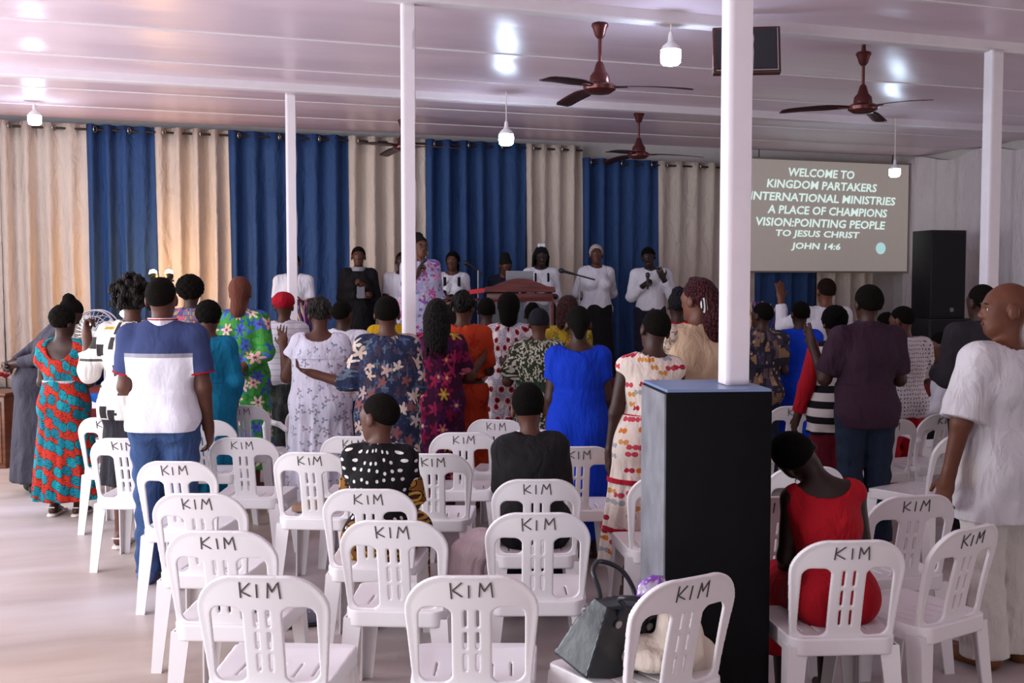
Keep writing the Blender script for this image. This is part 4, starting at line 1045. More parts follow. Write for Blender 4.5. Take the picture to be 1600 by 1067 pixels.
# ------------------------------------------------------------ left block, standing
p = Person(104, 462, 8.9, 55, 0, 'person in a long grey dress bowing, black bun, hands behind the back, far left', w=1.08, lean=24, L='back', Rr='back', head=(0, 18, 0), hairtop=.06, H=1.62, body=at_depth(52, 440, 8.9))
p.hair('bun'); p.top(F_('grey_dress', '3B3842'), 1.75, skirt=(1.06, .10, .24, .22, 8, .008), name='dress'); p.shoes(M_dark)
p = Person(98, 478, 8.0, 3, 0, 'person in a red and teal leaf print dress, back to camera', w=1.05, L='front', Rr='front', head=(-25, 5, 0), hairtop=.02)
p.hair('smallafro'); p.top(Mt['leaf'], .28, skirt=(1.1, .14, .27, .23, 11, .014), neck=.13, neckc=(0, -.09, 1.40), nsc=(.8, .9, .9), puff=.4, name='dress'); p.ring(F_('sash', 'A8A0A4'), 1.10, .158, .128, .008, 'belt'); p.shoes(M_sole, sandal=True, name='sandal')
p = Person(206, 425, 7.03, 2, 0, 'person in a white blouse with black blocks, big curly hair, left fist raised', sk='m', w=1.1, hairtop=.07, L=((.55, .0, -1), (.12, .20, 1), 'fist'), Rr='front', head=(20, 4, 0))
p.hair('curls', '1C1512'); p.top(Mt['blocks'], 1.55, hem=.84, g=.026, flare=.05, name='blouse'); p.skirt(F_('charcoal_skirt', '26242A'), 1.0, .42, .22, .19, 12, .012); p.shoes(M_sole, sandal=True, name='sandal')
p = Person(253, 433, 6.2, 1, 0, 'person in a navy and white polo shirt and blue jeans', sk='m', sex='m', w=1.05, hairtop=.008, L='front', Rr=((.16, .02, -1), (.0, .35, -1), 'relax'))
p.hair('crop'); t_ = p.trousers(JEANS)
k = p.k
# two-tone polo : navy yoke and sleeves, white lower body
tn = NT('polo_cloth'); _s = tn.n('ShaderNodeSeparateXYZ'); tn.l(tn.coord(), _s.inputs[0])
_ax = tn.n('ShaderNodeMath', _operation='ABSOLUTE'); tn.l(_s.outputs['X'], _ax.inputs[0])
_yoke = tn.ramp(_s.outputs['Z'], [(0, 'D9D6DE')], True)
_r = _yoke.node.color_ramp
def zc(z): return z * k / 2
_d = tn.n('ShaderNodeMath', _operation='MULTIPLY'); tn.l(_s.outputs['Z'], _d.inputs[0]); _d.inputs[1].default_value = .5
col1 = tn.ramp(_d.outputs[0], [(0, 'D9D6DE'), (zc(1.268), '8F8C96'), (zc(1.29), '333D63')], True)
col2 = tn.ramp(_ax.outputs[0], [(0, (0, 0, 0)), (.188 * k, (1, 1, 1))], True)
mul = tn.n('ShaderNodeMath', _operation='MULTIPLY'); tn.l(col2, mul.inputs[0]); gt = tn.ramp(_d.outputs[0], [(0, (0, 0, 0)), (zc(1.10), (1, 1, 1))], True); tn.l(gt, mul.inputs[1])
tn.base(tn.mix(mul.outputs[0], col1, '333D63'), .85, 0, .2); tn.bump(noise_out(tn, tn.coord(scale=(1, 1, .45), distort=.25, dscale=4), 8, 4), .6, .03)
p.top(tn.m, .72, hem=.86, g=.022, neck=.07, name='polo_shirt', ends=.075, flare=.02)
p.ring(WHT, 1.462, .070, .074, .006, 'collar', 3.6); p.ring(RED, 1.475, .071, .075, .0075, 'collar_stripe', .5)
for sg in (-1, 1):
    a_, b_ = p.arm[sg][0], p.arm[sg][1]; dr = (b_ - a_).normalized(); e_ = a_ + (b_ - a_) * .70; u_ = dr.orthogonal().normalized(); v_ = dr.cross(u_)
    MB().tube([e_ + (u_ * math.cos(t) + v_ * math.sin(t)) * .074 for t in np.linspace(0, 2 * PI, 25)[:-1]], .006, 6, True).build('sleeve_stripe', RED, p.root, 60)
p.shoes(plain('blue_trainer', '3E4E7A', .6), name='shoe')
p = Person(298, 425, 9.6, 0, 0, 'person with a round black afro and checked top', hairtop=.06, L='front', Rr='front'); p.hair('afro'); p.top(Mt['plaid'], 1.2, hem=.85); p.skirt(NAVY)
p = Person(325, 467, 7.84, 2, 0, 'person in a long-sleeved teal dress, short curly hair', sk='m', w=1.1, hairtop=.035, L='fold', Rr=((.22, .0, -1), (-.2, .55, -.75), 'relax'), head=(0, 10, 0)); p.hair('smallafro', '1A1613'); p.top(F_('teal_dress', '0E6A8C'), 1.7, skirt=(1.08, .25, .24, .2, 9, .008), name='dress', g=.02, neck=.085); p.ring(F_('teal_belt', '0B5A78'), 1.08, .160, .13, .006)
p = Person(376, 430, 8.9, 2, 0, 'person in a green floral dress with a brown headscarf, hands clasped behind', sk='l', w=1.12, hairtop=.03, L='back', Rr='back'); p.hair('scarf', mat=F_('brown_scarf', '5E3428'), name='headscarf'); p.top(Mt['green_floral'], 1.75, skirt=(1.06, .2, .26, .22, 9, .01), name='dress', g=.026)
p = Person(444, 455, 9.6, 0, 0, 'person in a bright red beret and white ribbed top', sk='m', w=1.15, hairtop=.03, L='front', Rr='front'); p.hair('beret', mat=F_('red_beret', 'A00A22'), name='beret'); p.top(Mt['fine_stripe'], .8, hem=.86, g=.022); p.skirt(printed('grey_green_print', '3E423E', [dict(scale=12, thr=.4, pal=['33363A', '4E524A'], dist=.4)]), 1.0, .2, .26, .22)
p = Person(500, 464, 7.72, 4, 0, 'person in a long white sprigged dress, left hand raised', sk='m', w=1.24, hairtop=.02, L=((.42, .05, -1), (.18, .30, 1), 'open', (-.2, 1, 0)), Rr='front', head=(22, 8, 0)); p.hair('twists', '2A2420'); p.top(Mt['white_sprig'], .42, skirt=(1.22, .12, .27, .23, 13, .016), name='dress', neck=.10, g=.02, ends=.085, neckc=(0, -.03, 1.44))
p.ring(F_('white_yoke_frill', 'DAD8E4'), 1.275, .178, .138, .006, 'yoke_frill', 1.5)
p = Person(536, 470, 9.0, 5, 0, 'person with cropped dark hair half hidden behind the white sprigged dress', sex='m', hairtop=.01, head=(-20, 0, 0)); p.hair('short'); p.top(WHT, .6); p.trousers(DENIM)
p = Person(605, 462, 7.06, 0, 0, 'person in a navy floral dress with short black hair, left palm held out', sex='f', sk='m', w=1.12, hairtop=.012, L=((.42, -.12, -1), (.85, .05, .25), 'relax', (0, .2, 1)), Rr='front'); p.hair('short'); p.top(Mt['navy_floral'], 1.35, skirt=(1.2, .22, .255, .21, 10, .014), name='dress', g=.022, neck=.085)
p = Person(610, 455, 9.5, 0, 0, 'person in a yellow shirt with a bun, behind the navy floral dress', hairtop=.06, L='front', Rr='front', w=1.1); p.hair('bun'); p.top(F_('yellow_shirt', 'C79A18'), .7, hem=.8); p.skirt(BLK)
p = Person(683, 466, 7.8, 3, 0, 'person in a purple and berry floral dress with long black braids', sk='m', w=1.08, hairtop=.015, L='front', Rr=((.35, .25, -1), (.28, .85, .42), 'open', (-1, .2, .3)), head=(0, 6, 0)); p.hair('longbraids', '17120F'); p.top(Mt['berry_floral'], .85, skirt=(1.12, .18, .25, .21, 10, .012), name='dress')
p = Person(724, 452, 8.2, 3, 0, 'person in an orange top and skirt with short twisted hair', sk='m', w=1.05, hairtop=.03, L='hip', Rr='front', head=(-15, 6, 0)); p.hair('twists'); p.top(Mt['orange'], .9, hem=1.04, g=.024, neck=.08); p.skirt(Mt['orange'], 1.0, .2, .25, .22, 8)
p = Person(760, 465, 9.6, 0, 0, 'person with a small cropped head between the orange and the dotted dresses', sex='m', hairtop=.01); p.hair('short'); p.top(F_('grey_shirt', '4A4A52'), .6); p.trousers(DENIM)
p = Person(795, 455, 8.7, 2, 0, 'person in a pale dress with red dots and a black bob', hairtop=.02, L='front', Rr='front'); p.hair('bob'); p.top(Mt['red_dots'], .7, skirt=(1.08, .2, .25, .22, 9, .01), name='dress')
p = Person(832, 466, 9.9, 2, 0, 'person with a small bun behind the black-capped head', hairtop=.05); p.hair('bun'); p.top(BLK, .6); p.skirt(BLK)
p = Person(842, 480, 8.0, 0, 0, 'person in an olive and white scroll dress and black cap', sk='m', w=1.12, hairtop=.025, L=((.40, .12, -1), (.10, .80, .45), 'open', (0, 1, 0)), Rr='front', head=(0, 5, 0)); p.hair('cap', mat=F_('black_cap', '15151B'), name='cap'); p.top(Mt['olive_scroll'], .85, skirt=(1.08, .25, .24, .2, 10, .012), name='dress', g=.024, ends=.085); p.ring(F_('green_belt', '22382C'), 1.10, .160, .13, .009)
p = Person(886, 460, 9.0, -2, 0, 'person in a yellow floral top with reddish braids', sk='m', hairtop=.02, L='front', Rr='front', head=(20, 0, 0)); p.hair('braids', '3A1A18'); p.top(Mt['yellow_floral'], .7); p.skirt(BLK)
p = Person(904, 477, 6.72, -1, 0, 'person in a plain royal blue dress, black hair gathered at the nape', w=1.1, hairtop=.015, L=((.12, .0, -1), (.02, .45, -1), 'relax'), Rr=((.12, .0, -1), (.0, .45, -1), 'relax'), head=(0, 8, 0)); p.hair('nape', '1A1715'); p.top(F_('royal_blue_dress', '0A35B4'), .55, skirt=(1.12, .16, .24, .2, 8, .012), name='dress', neck=.10, neckc=(0, -.01, 1.46))
SKB = (1.09, .24, .27, .23, 14, .012)
p = Person(1010, 482, 5.85, -6, 0, 'person in a sleeveless cream bow-print dress with red sash', w=.92, hairtop=.01, L='down', Rr=((.2, .3, -1), (-.2, .7, .9), 'relax'), side=4, head=(10, 6, 4)); p.hair('crop'); o_ = p.top(Mt['bows'], 0, skirt=SKB, name='dress', g=.014, neck=.085)
for zz in (.72, .44): rr_ = p.skirt_r(zz, SKB, .014); p.ring(F_('red_ribbon', 'A3122A'), zz, rr_[0] + .002, rr_[1] + .002, .011, 'ribbon', 1.1)
p.ring(RED, 1.08, .162, .132, .006, 'sash', 2.4)
MB().bbox((.05, -.19, .87), (.04, .012, .36), .004).build('sash_tail', F_('red_ribbon', 'A3122A'), p.root, rot=(0, R(-5), 0))
p = Person(1058, 452, 9.2, -5, 0, 'person in a red top with beaded hair behind the cream lace blouse', hairtop=.03, L='front', Rr='front'); p.hair('updo', '1A1A22'); p.top(RED, .7); p.skirt(BLK)
p = Person(1092, 432, 6.25, -6, 0, 'person in a cream lace-sleeved blouse with burgundy braids tied by a zebra band', sk='l', w=1.22, hairtop=.02, L=((.28, .1, -1), (-.1, .9, -.2), 'relax'), Rr=((.28, .1, -1), (-.1, .9, -.2), 'relax'), head=(35, 4, 0)); p.hair('pony', '3E1018'); p.top(TAN, 0, hem=.86, g=.02, name='blouse', flare=.03)
for sg in (-1, 1):
    lo_, hi_ = p.bounds(.12); Fs = Field(lo_, hi_, p.vox); p.armcaps(Fs, sg, .026, 1.1, True); link('lace_sleeve', Fs.mesh('lace_sleeve', Mt['lace']), None, p.root)
p.skirt(F_('sand_skirt', '9A8068'), 1.0, .3, .24, .2)
MB().tube([p.Hd((.066 * math.cos(a), -.098 + .012 * math.sin(a), -.035 + .05 * math.sin(a))) for a in np.linspace(0, 2 * PI, 21)[:-1]], .021, 8, True).build('hair_band', bands('zebra_band', [(0, '1A1818'), (.5, 'C8C2C0')], 60, 'X'), p.root, 60)
# ------------------------------------------------------------ right block, standing
p = Person(1190, 472, 8.9, -8, 0, 'person in a dark patchwork print shirt beside the thick white post', sex='m', hairtop=.008, L='front', Rr='front', head=(30, 0, 0)); p.hair('crop'); p.top(Mt['patch'], .8, hem=.78, g=.022); p.trousers(DENIM)
p = Person(1250, 470, 9.2, -8, 0, 'person in a bright blue dress with cropped hair', hairtop=.01, L='front', Rr='front'); p.hair('crop'); p.top(F_('bright_blue_dress', '0A3CC0'), .8, skirt=(1.08, .3, .29, .25, 9, .014), name='dress')
p = Person(1290, 435, 10.2, -10, 0, 'person in a white long-sleeved shirt with left arm raised high', sex='m', sk='l', w=1.1, hairtop=.005, L=((.35, .60, -.30), (.03, .12, 1), 'open', (0, 1, 0)), Rr='front'); p.hair('crop', '2A1C16'); p.top(WHT, 1.85, hem=.84, g=.022); p.trousers(BLK)
p = Person(1305, 473, 7.6, -12, 0, 'person in a black and white striped top with red sleeves and wine skirt', w=1.06, hairtop=.045, L=((.28, .05, -1), (.18, .25, -1), 'relax'), Rr='pray', head=(-10, 10, 0)); p.hair('smallafro', '0F0D0D'); p.top(Mt['bw_stripe'], 0, hem=.74, flare=.05, g=.02)
for sg in (-1, 1):
    lo_, hi_ = p.bounds(.12); Fs = Field(lo_, hi_, p.vox); p.armcaps(Fs, sg, .02, 1.85, True); link('red_sleeve', Fs.mesh('red_sleeve', RED), None, p.root)
p.skirt(WINE, .95, .40, .2, .17, 5, .006)
p = Person(1356, 445, 6.95, -8, 0, 'person in a plum short-sleeved shirt and dark jeans, hands lifted', sex='m', w=1.06, hairtop=.01, L=((.30, .20, -1), (.10, .55, .85), 'open', (-1, .3, 0)), Rr=((.22, .12, -1), (-.1, .9, .2), 'relax')); p.hair('short'); p.top(F_('plum_shirt', '35202F'), .85, hem=.80, g=.024, neck=.07, ends=.078, flare=.015); p.trousers(DENIM, wide=.085); p.ring(F_('plum_collar', '35202F'), 1.462, .068, .072, .006, 'collar', 3); p.shoes(plain('navy_trainer', '20283C', .6))
p = Person(1384, 487, 9.6, -8, 0, 'person with a small black head just right of the plum shirt', hairtop=.03); p.hair('smallafro'); p.top(BLK, .6); p.skirt(BLK)
p = Person(1412, 478, 8.1, -12, 0, 'person in a white fine-dotted shirt and red trousers', sex='m', sk='m', hairtop=.008, L='front', Rr=((.25, .2, -1), (.30, .9, .2), 'open', (0, 0, 1)), head=(30, 10, 0)); p.hair('crop'); p.top(Mt['dotted'], .9, hem=.78, g=.024, ends=.08); p.trousers(RED)
p = Person(1532, 446, 7.2, -16, 0, 'person in a dark grey jacket behind the bald man', sex='m', w=1.1, hairtop=.0, L='front', Rr='front'); p.hair('crop', '1A1512'); p.top(F_('grey_jacket', '2E2A30'), 1.9, hem=.76, g=.03); p.trousers(BLK)
p = Person(1558, 447, 4.85, -28, 0, 'bald person in a loose white shirt and cream trousers, at the right edge', sk='l', sex='m', w=1.1, hairtop=-.002, L=((.32, .02, -1), (.10, .18, -1), 'relax'), Rr='down', head=(52, 0, 0), face=True, vox=.0085, body=at_depth(1572, 440, 4.87), hs=1.05)
p.top(F_('loose_white_shirt', 'CFCBCF'), .95, hem=.66, g=.026, neck=.105, ends=.098, flare=.05, name='shirt'); p.trousers(SOFTW, g=.026, wide=.105, hem=.05); p.shoes(M_brownshoe)
# ------------------------------------------------------------ people sitting
def sit(key, dx=0, dy=-.02):
    o = chairs[key]; v = o.matrix_basis.to_3x3() @ Vector((dx, dy, 0)); return Vector(o.location) + v
def seated(key, px, h, label, dx=0, **kw): return Person(px, 640, 5, h, 0, label, seat=.435, body=sit(key, dx, .03), **kw)
p = seated(14, 590, 6, 'sitting person in a black polka dot top, head turned left in profile', H=1.36, hs=1.18, sk='m', sex='f', head=(62, 4, 0), lean=4, L='lap', Rr='lap', face=True, vox=.0085); p.hair('crop', '191310'); p.top(Mt['polka'], .7, hem=.88, g=.018, neck=.08, name='top'); p.lap(Mt['gold_ethnic'], .02, .22); p.shoes(M_sole, sandal=True, name='sandal')
for sg in (-1, 1):
    lo_, hi_ = p.bounds(.12); Fs = Field(lo_, hi_, p.vox); a_, b_ = p.arm[sg][0], p.arm[sg][1]; Fs.cap(a_ + (b_ - a_) * .55, a_ + (b_ - a_) * .98, .064, .066, .0, True); link('sleeve_trim', Fs.mesh('sleeve_trim', Mt['gold_ethnic']), None, p.root)
p = seated(21, 812, 0, 'sitting person in a plain black top with cropped black hair', H=1.40, hs=1.16, sk='m', sex='f', w=1.05, head=(0, 8, 0), lean=5, side=-3, L='lap', Rr='lap', vox=.0085); p.hair('flat', '14100E'); p.top(F_('black_top', '1C1A1C'), .95, hem=.88, g=.024, neck=.078, name='top'); p.lap(BLK, .02, .12); p.shoes(M_dark)
p = seated(26, 1255, -6, 'sitting person in a sleeveless red dress, head bowed to the left', dx=.05, H=1.38, hs=1.16, sk='x', sex='f', w=1.0, head=(15, 26, -42), lean=10, side=-4, L='lap', Rr=((.12, .15, -1), (-.1, .75, -.7), 'relax'), vox=.0085); p.hair('crop', '100D0C'); p.top(RED, 0, hem=.88, g=.012, neck=.12, neckc=(0, -.04, 1.44), nsc=(1, 1, .7), name='dress'); p.lap(RED, .012, .2, 'dress_skirt')
sp_ = at_depth(1490, 440, 9.0)
p = Person(1490, 527, 9.0, -70, 0, 'sitting person in a white shirt beside the lower black loudspeaker', sex='m', sk='m', H=1.68, seat=.44, body=sp_, L='lap', Rr='lap', lean=6, head=(0, 8, 0)); p.hair('crop'); p.top(WHT, 1.85, hem=.86, g=.022); p.trousers(BLK)
o_ = copy_tree(chairs[23]); o_.location = (sp_.x - .03 * math.sin(-p.rz), sp_.y, 0); o_.rotation_euler = (0, 0, hz(-70)); tag(o_, 'white plastic chair under the sitting person in a white shirt near the loudspeakers', 'chair', 'white plastic chairs in rows')
# ------------------------------------------------------------ people on the stage
ST = .45
p = Person(458, 396, 12.6, 178, ST, 'stage person in a white shirt half hidden by the slim white post', sk='m', sex='m', hairtop=.01, face=True, L='front', Rr='front'); p.hair('crop'); p.top(WHT, .8); p.trousers(DENIM)
p = Person(560, 384, 13.0, 172, ST, 'stage person in a long black dress holding a phone to the chest', sk='m', hairtop=.02, face=True, L='chest', Rr='fold', w=1.05); p.hair('short', '1E1612'); p.top(BLK, 1.9, skirt=(1.06, .08, .24, .2, 8, .008), name='dress', g=.024); p.ring(F_('silver_scarf', '8C8A90'), 1.44, .075, .08, .012, 'scarf', 2)
e_ = p.arm[1][2]; MB().bbox(e_ + Vector((-.02, .06, .04)), (.09, .012, .14), .004).build('book', plain('grey_book', '6E6C74', .5), p.root)
p = Person(628, 392, 13.2, 178, ST, 'stage person in white hidden behind the post near the microphone speaker', hairtop=.02, sex='m', face=True); p.hair('crop'); p.top(WHT, .7); p.trousers(BLK)
p = Person(657, 363, 12.2, 150, ST, 'speaker in a lilac and pink kaftan and glasses singing into a microphone', sk='l', w=1.15, hairtop=.05, face=True, L='down', Rr='mic', head=(0, -4, 0)); p.hair('updo', '120E0D'); p.top(Mt['kaftan'], 1.3, skirt=(1.3, .06, .36, .28, 8, .012), name='kaftan', g=.03, ends=.12)
for sg in (-1, 1):
    MB().tube([p.Hd((sg * .034 + .023 * math.cos(a), .103 - .006 * abs(math.cos(a)), .004 + .017 * math.sin(a))) for a in np.linspace(0, 2 * PI, 17)[:-1]], .0028, 6, True).build('spectacle_rim', M_dark, p.root)
    MB().tube([p.Hd((sg * .083, -.005 + .016 * math.cos(a), -.06 + .02 * math.sin(a))) for a in np.linspace(0, 2 * PI, 13)[:-1]], .004, 6, True).build('earring', plain('gold', 'C8A860', .3, .9), p.root)
def mic_at(pos, d, label, wire=False):
    d = Vector(d).normalized(); q = d.to_track_quat('Z', 'Y').to_matrix().to_4x4(); root = empty('microphone', pos); tag(root, label, 'microphone')
    MB().lathe([(.010, -.11), (.013, -.08), (.017, .03)], 12, M=q).build('handle', M_dark, root, 50)
    MB().lathe([(.017, .03), (.026, .045), (.028, .065), (.02, .085), (.004, .092)], 12, M=q).build('grille', plain('mic_grille', '3A3A3E', .4, .6), root, 50); return root
def world(p, v): return Matrix.Translation(p.root.location) @ Matrix.Rotation(p.rz, 4, 'Z') @ v
f_ = (p.arm[1][2] - p.arm[1][1]).normalized(); mic_at(world(p, p.arm[1][2] + f_ * .07 + Vector((0, .03, .03))), Matrix.Rotation(p.rz, 3, 'Z') @ Vector((-.5, -.25, .7)), 'black microphone in the hand of the kaftan speaker')
p = Person(707, 391, 13.4, 180, ST, 'smiling stage person in a black pinafore over white sleeves', sk='m', hairtop=.03, face=True, L='front', Rr='front', w=.98, head=(-8, 0, 0)); p.hair('bob', '15100F'); p.top(WHT, .6, hem=.95, neck=.085); p.skirt(BLK, 1.2, .2, .25, .22)
for sg in (-1, 1): MB().bbox((sg * .085, .142, 1.25 * p.k), (.035, .012, .26), .004).build('strap', BLK, p.root)
p = Person(788, 394, 13.7, 178, ST, 'stage person in dark clothes bending behind the laptop', sk='m', hairtop=.05, face=True, L='front', Rr='front', head=(20, 20, 0), lean=8); p.hair('updo'); p.top(F_('dark_navy', '1A1C2C'), 1.9, hem=.85); p.skirt(BLK)
p = Person(845, 382, 13.2, 176, ST, 'stage person in a white shirt with black braces behind the lectern, white bow in hair', sk='x', hairtop=.03, face=True, L='front', Rr=((.25, .2, -1), (.05, .9, .35), 'relax'), head=(5, 15, 0)); p.hair('braids', '0E0C0E'); p.top(WHT, 1.3, hem=.84, g=.02); p.skirt(BLK)
for sg in (-1, 1): MB().bbox((sg * .075, .15, 1.22 * p.k), (.025, .012, .32), .004).build('brace', BLK, p.root)
MB().bbox(p.Hd((.0, -.02, .135)), (.09, .06, .05), .015).build('hair_bow', WHT, p.root)
p = Person(932, 381, 13.3, 172, ST, 'stage person in a white top and long black skirt with pale headwrap, hands behind', sk='m', w=1.08, hairtop=.02, face=True, L='back', Rr='back', head=(-8, -8, 0)); p.hair('wrap', mat=printed('pale_headwrap', 'B8AEA8', [dict(scale=30, thr=.4, pal=['7A6E6A'], keep=.6)]), name='headwrap'); p.top(WHT, 1.3, hem=.88, g=.02); p.skirt(BLK, 1.0, .10, .24, .21, 8, .008)
p = Person(1017, 386, 13.2, 186, ST, 'stage person in a white shirt with one hand on the face, holding a microphone', sk='x', sex='m', hairtop=.01, face=True, L=((.30, .30, -1), (-.50, .42, 1), 'relax', (0, -1, 0)), Rr='chest', head=(-15, 12, 12)); p.hair('short'); p.top(WHT, 1.85, hem=.93, g=.022); p.trousers(F_('dark_trousers', '1E1A24')); p.ring(plain('leather_belt', '3A1E18', .4), .955, .168, .13, .008)
f_ = (p.arm[1][2] - p.arm[1][1]).normalized(); mic_at(world(p, p.arm[1][2] + f_ * .07 + Vector((0, .03, .02))), (0, 0, 1), 'black microphone held upright at the chest of the white-shirted singer')
# ============================================================ stage furniture and small things
# lectern
lp = at_depth(812, 440, 12.25)
lec = empty('lectern', (lp.x, lp.y, ST), hz(0)); tag(lec, 'dark mahogany lectern with arched top and clear front', 'lectern')
arch = [(-.38, 1.14), (-.38, 1.19)] + [(-.30 + .60 * i / 14, 1.20 + .085 * math.sin(PI * i / 14)) for i in range(15)] + [(.38, 1.19), (.38, 1.14)]
MB().prism(arch, -.22, -.18).build('pediment', M_mahog, lec, 30)
MB().bbox((0, .04, 1.15), (.78, .46, .035), .01).build('desk_top', M_mahog, lec, 30)
MB().bbox((-.50, .02, 1.10), (.36, .40, .03), .008).build('side_shelf', M_mahog, lec, 30, rot=(0, R(-7), 0))
MB().bbox((0, -.16, 1.08), (.72, .05, .09), .01).build('apron', M_mahog, lec, 30)
for sx in (-.35, .35):
    MB().bbox((sx, -.16, .54), (.045, .045, 1.08), .008).build('upright', M_mahog, lec, 30); MB().bbox((sx, .2, .54), (.045, .045, 1.08), .008).build('upright', M_mahog, lec, 30)
MB().bbox((0, .02, .03), (.78, .46, .06), .01).build('base', M_mahog, lec, 30)
tg = NT('clear_acrylic'); tg.base('C9C9D2', .08); tg.b.inputs['Transmission Weight'].default_value = .8; tg.b.inputs['Alpha'].default_value = .55
MB().box((0, -.165, .55), (.66, .008, .96)).build('front_panel', tg.m, lec)
lap = empty('laptop', lec.matrix_basis @ Vector((0, .10, 1.168)), hz(0)); tag(lap, 'open silver laptop on the lectern', 'laptop')
M_alu = plain('laptop_aluminium', 'AEAEB8', .3, .7)
MB().bbox((0, 0, .008), (.30, .21, .016), .004).build('keyboard_base', M_alu, lap); MB().bbox((0, -.13, .115), (.30, .010, .21), .003).build('lid', M_alu, lap, rot=(R(8), 0, 0))
rb = empty('book', lec.matrix_basis @ Vector((-.50, .0, 1.118)), hz(0)); rb.rotation_euler = (0, R(-7), hz(0)); tag(rb, 'bright red book lying on the left shelf of the lectern', 'book')
MB().bbox((0, 0, .022), (.24, .2, .05), .004).build('cover', plain('red_cover', 'C2202A', .5), rb); MB().box((.004, 0, .022), (.236, .19, .04)).build('pages', plain('paper', 'D8D2C8', .8), rb)
# microphone stands
def mic_stand(px, Z, top, b0, b1, label):
    p = at_depth(px, 440, Z); root = empty('microphone_stand', (p.x, p.y, ST), hz(0)); tag(root, label, 'microphone stand', 'microphone stands on the stage')
    MB().lathe([(.14, 0), (.14, .012), (.03, .025), (.012, .04)], 20).build('base', M_dark, root, 40)
    MB().tube([(0, 0, .03), (0, 0, top)], .011, 8).build('pole', plain('grey_pole', '8C8C92', .35, .8), root, 60)
    MB().tube([(b0[0], b0[1], top + b0[2]), (b1[0], b1[1], top + b1[2])], .009, 8).build('boom', M_dark, root, 60)
    d = (Vector(b0) - Vector(b1)).normalized(); q = d.to_track_quat('Z', 'Y').to_matrix().to_4x4()
    MB().lathe([(.012, -.10), (.017, .02), (.027, .04), (.028, .065), (.018, .085), (.003, .09)], 12, M=q, c=Vector(b0) + Vector((0, 0, top))).build('microphone', M_dark, root, 50)
mic_stand(905, 12.6, 1.30, (-.15, 0, .06), (.18, 0, -.03), 'microphone stand with boom beside the white top singer')
mic_stand(747, 12.7, 1.38, (-.09, 0, .05), (.06, .02, -.05), 'microphone stand left of the laptop with its microphone tilted left')
# loudspeaker stack
M_grille = plain('speaker_grille', '101012', .6, 0, .4, bump=.4, bscale=300)
def speaker(px, Z, z0, w, dp, h, name, label, badge):
    p = at_depth(px, 440, Z); root = empty(name, (p.x, p.y, z0), hz(-12)); tag(root, label, 'loudspeaker', 'black loudspeaker stack')
    MB().bbox((0, 0, h / 2), (w, dp, h), .012).build('cabinet', plain('speaker_black', '141416', .5), root, 40)
    MB().bbox((0, -dp / 2 - .004, h / 2), (w * .9, .016, h * .95), .005).build('grille', M_grille, root)
    if badge: MB().lathe([(.03, 0), (.03, .006)], 20, M=Matrix.Rotation(PI / 2, 4, 'X')).build('badge', plain('badge', '8A8A80', .35, .7), root, loc=(.05, -dp / 2 - .014, h * .1))
speaker(1471, 14.9, ST, .70, .55, .76, 'subwoofer', 'wide black bass loudspeaker cabinet standing under the tall one', False)
speaker(1466, 14.9, ST + .76, .52, .45, 1.17, 'loudspeaker', 'tall black loudspeaker standing on the wider bass cabinet', True)
# flower arrangements of coloured reeds
M_reed = {'p': plain('purple_reed', '4A2168', .7), 'c': plain('cream_reed', 'C8B088', .8), 'k': plain('pink_reed', 'A8588E', .7)}
reedM = {k_: MB().tube([(0, 0, 0), (.01, 0, .25), (.0, .01, .42), (.02, .0, .52)], [.006, .008, .014, .003], 6).mesh('reed', 60) for k_ in M_reed}
for k_, m in reedM.items(): m.materials.append(M_reed[k_])
def flowers(px, Z, h0, n, label, seed):
    p = at_depth(px, 440, Z); root = empty('flower_arrangement', (p.x, p.y, 0)); tag(root, label, 'flowers', 'purple reed arrangements'); r_ = random.Random(seed)
    MB().lathe([(.10, 0), (.12, .02), (.09, .3), (.13, h0 * .6), (.10, h0), (.085, h0 - .01)], 20).build('vase', plain('pale_vase', 'C4B6B0', .35), root, 50)
    for i in range(n):
        a = r_.random() * 6.28; tl = r_.random() * .5
        link('reed', reedM[r_.choice('ppcck')], None, root, (.04 * math.cos(a), .04 * math.sin(a), h0 - .06), (tl * math.sin(a) * -1, tl * math.cos(a), r_.random() * 6))
flowers(487, 11.2, 1.05, 46, 'vase of purple and cream dried reeds by the slim white post', 1)
flowers(1178, 11.2, 1.05, 34, 'vase of purple and cream reeds right of the thick white post', 2)
flowers(1214, 10.9, .78, 26, 'lower vase of purple and pink reeds beside the blue dress', 3)
# pedestal fan at the left
fp = at_depth(156, 520, 9.7); pf = empty('pedestal_fan', (fp.x, fp.y, 0), hz(10)); tag(pf, 'white round pedestal fan between the bowing person and the curly-haired one', 'fan')
M_fanw = plain('fan_grey', 'B8B2AE', .4); zc_ = fp.z
MB().lathe([(.19, 0), (.19, .02), (.05, .05), (.02, .07)], 24).build('base', M_fanw, pf, 40); MB().tube([(0, .08, .05), (0, .08, zc_)], .014, 8).build('pole', M_fanw, pf, 60)
MB().lathe([(.05, -.1), (.075, -.06), (.075, .06), (.05, .08)], 16, c=(0, .05, zc_), M=Matrix.Rotation(PI / 2, 4, 'X')).build('motor', M_fanw, pf, 50)
mb = MB()
for rr, yy in ((.2, 0), (.2, -.07), (.15, .04), (.15, -.11), (.10, .05), (.10, -.12), (.05, -.125)): mb.tube([(rr * math.cos(a), yy, zc_ + rr * math.sin(a)) for a in np.linspace(0, 2 * PI, 29)[:-1]], .004 if rr < .2 else .008, 5, True)
for i in range(28):
    a = 2 * PI * i / 28; mb.tube([(.04 * math.cos(a), -.125, zc_ + .04 * math.sin(a)), (.15 * math.cos(a), -.112, zc_ + .15 * math.sin(a)), (.2 * math.cos(a), -.07, zc_ + .2 * math.sin(a))], .0022, 4)
mb.build('cage', M_steel, pf, 60)
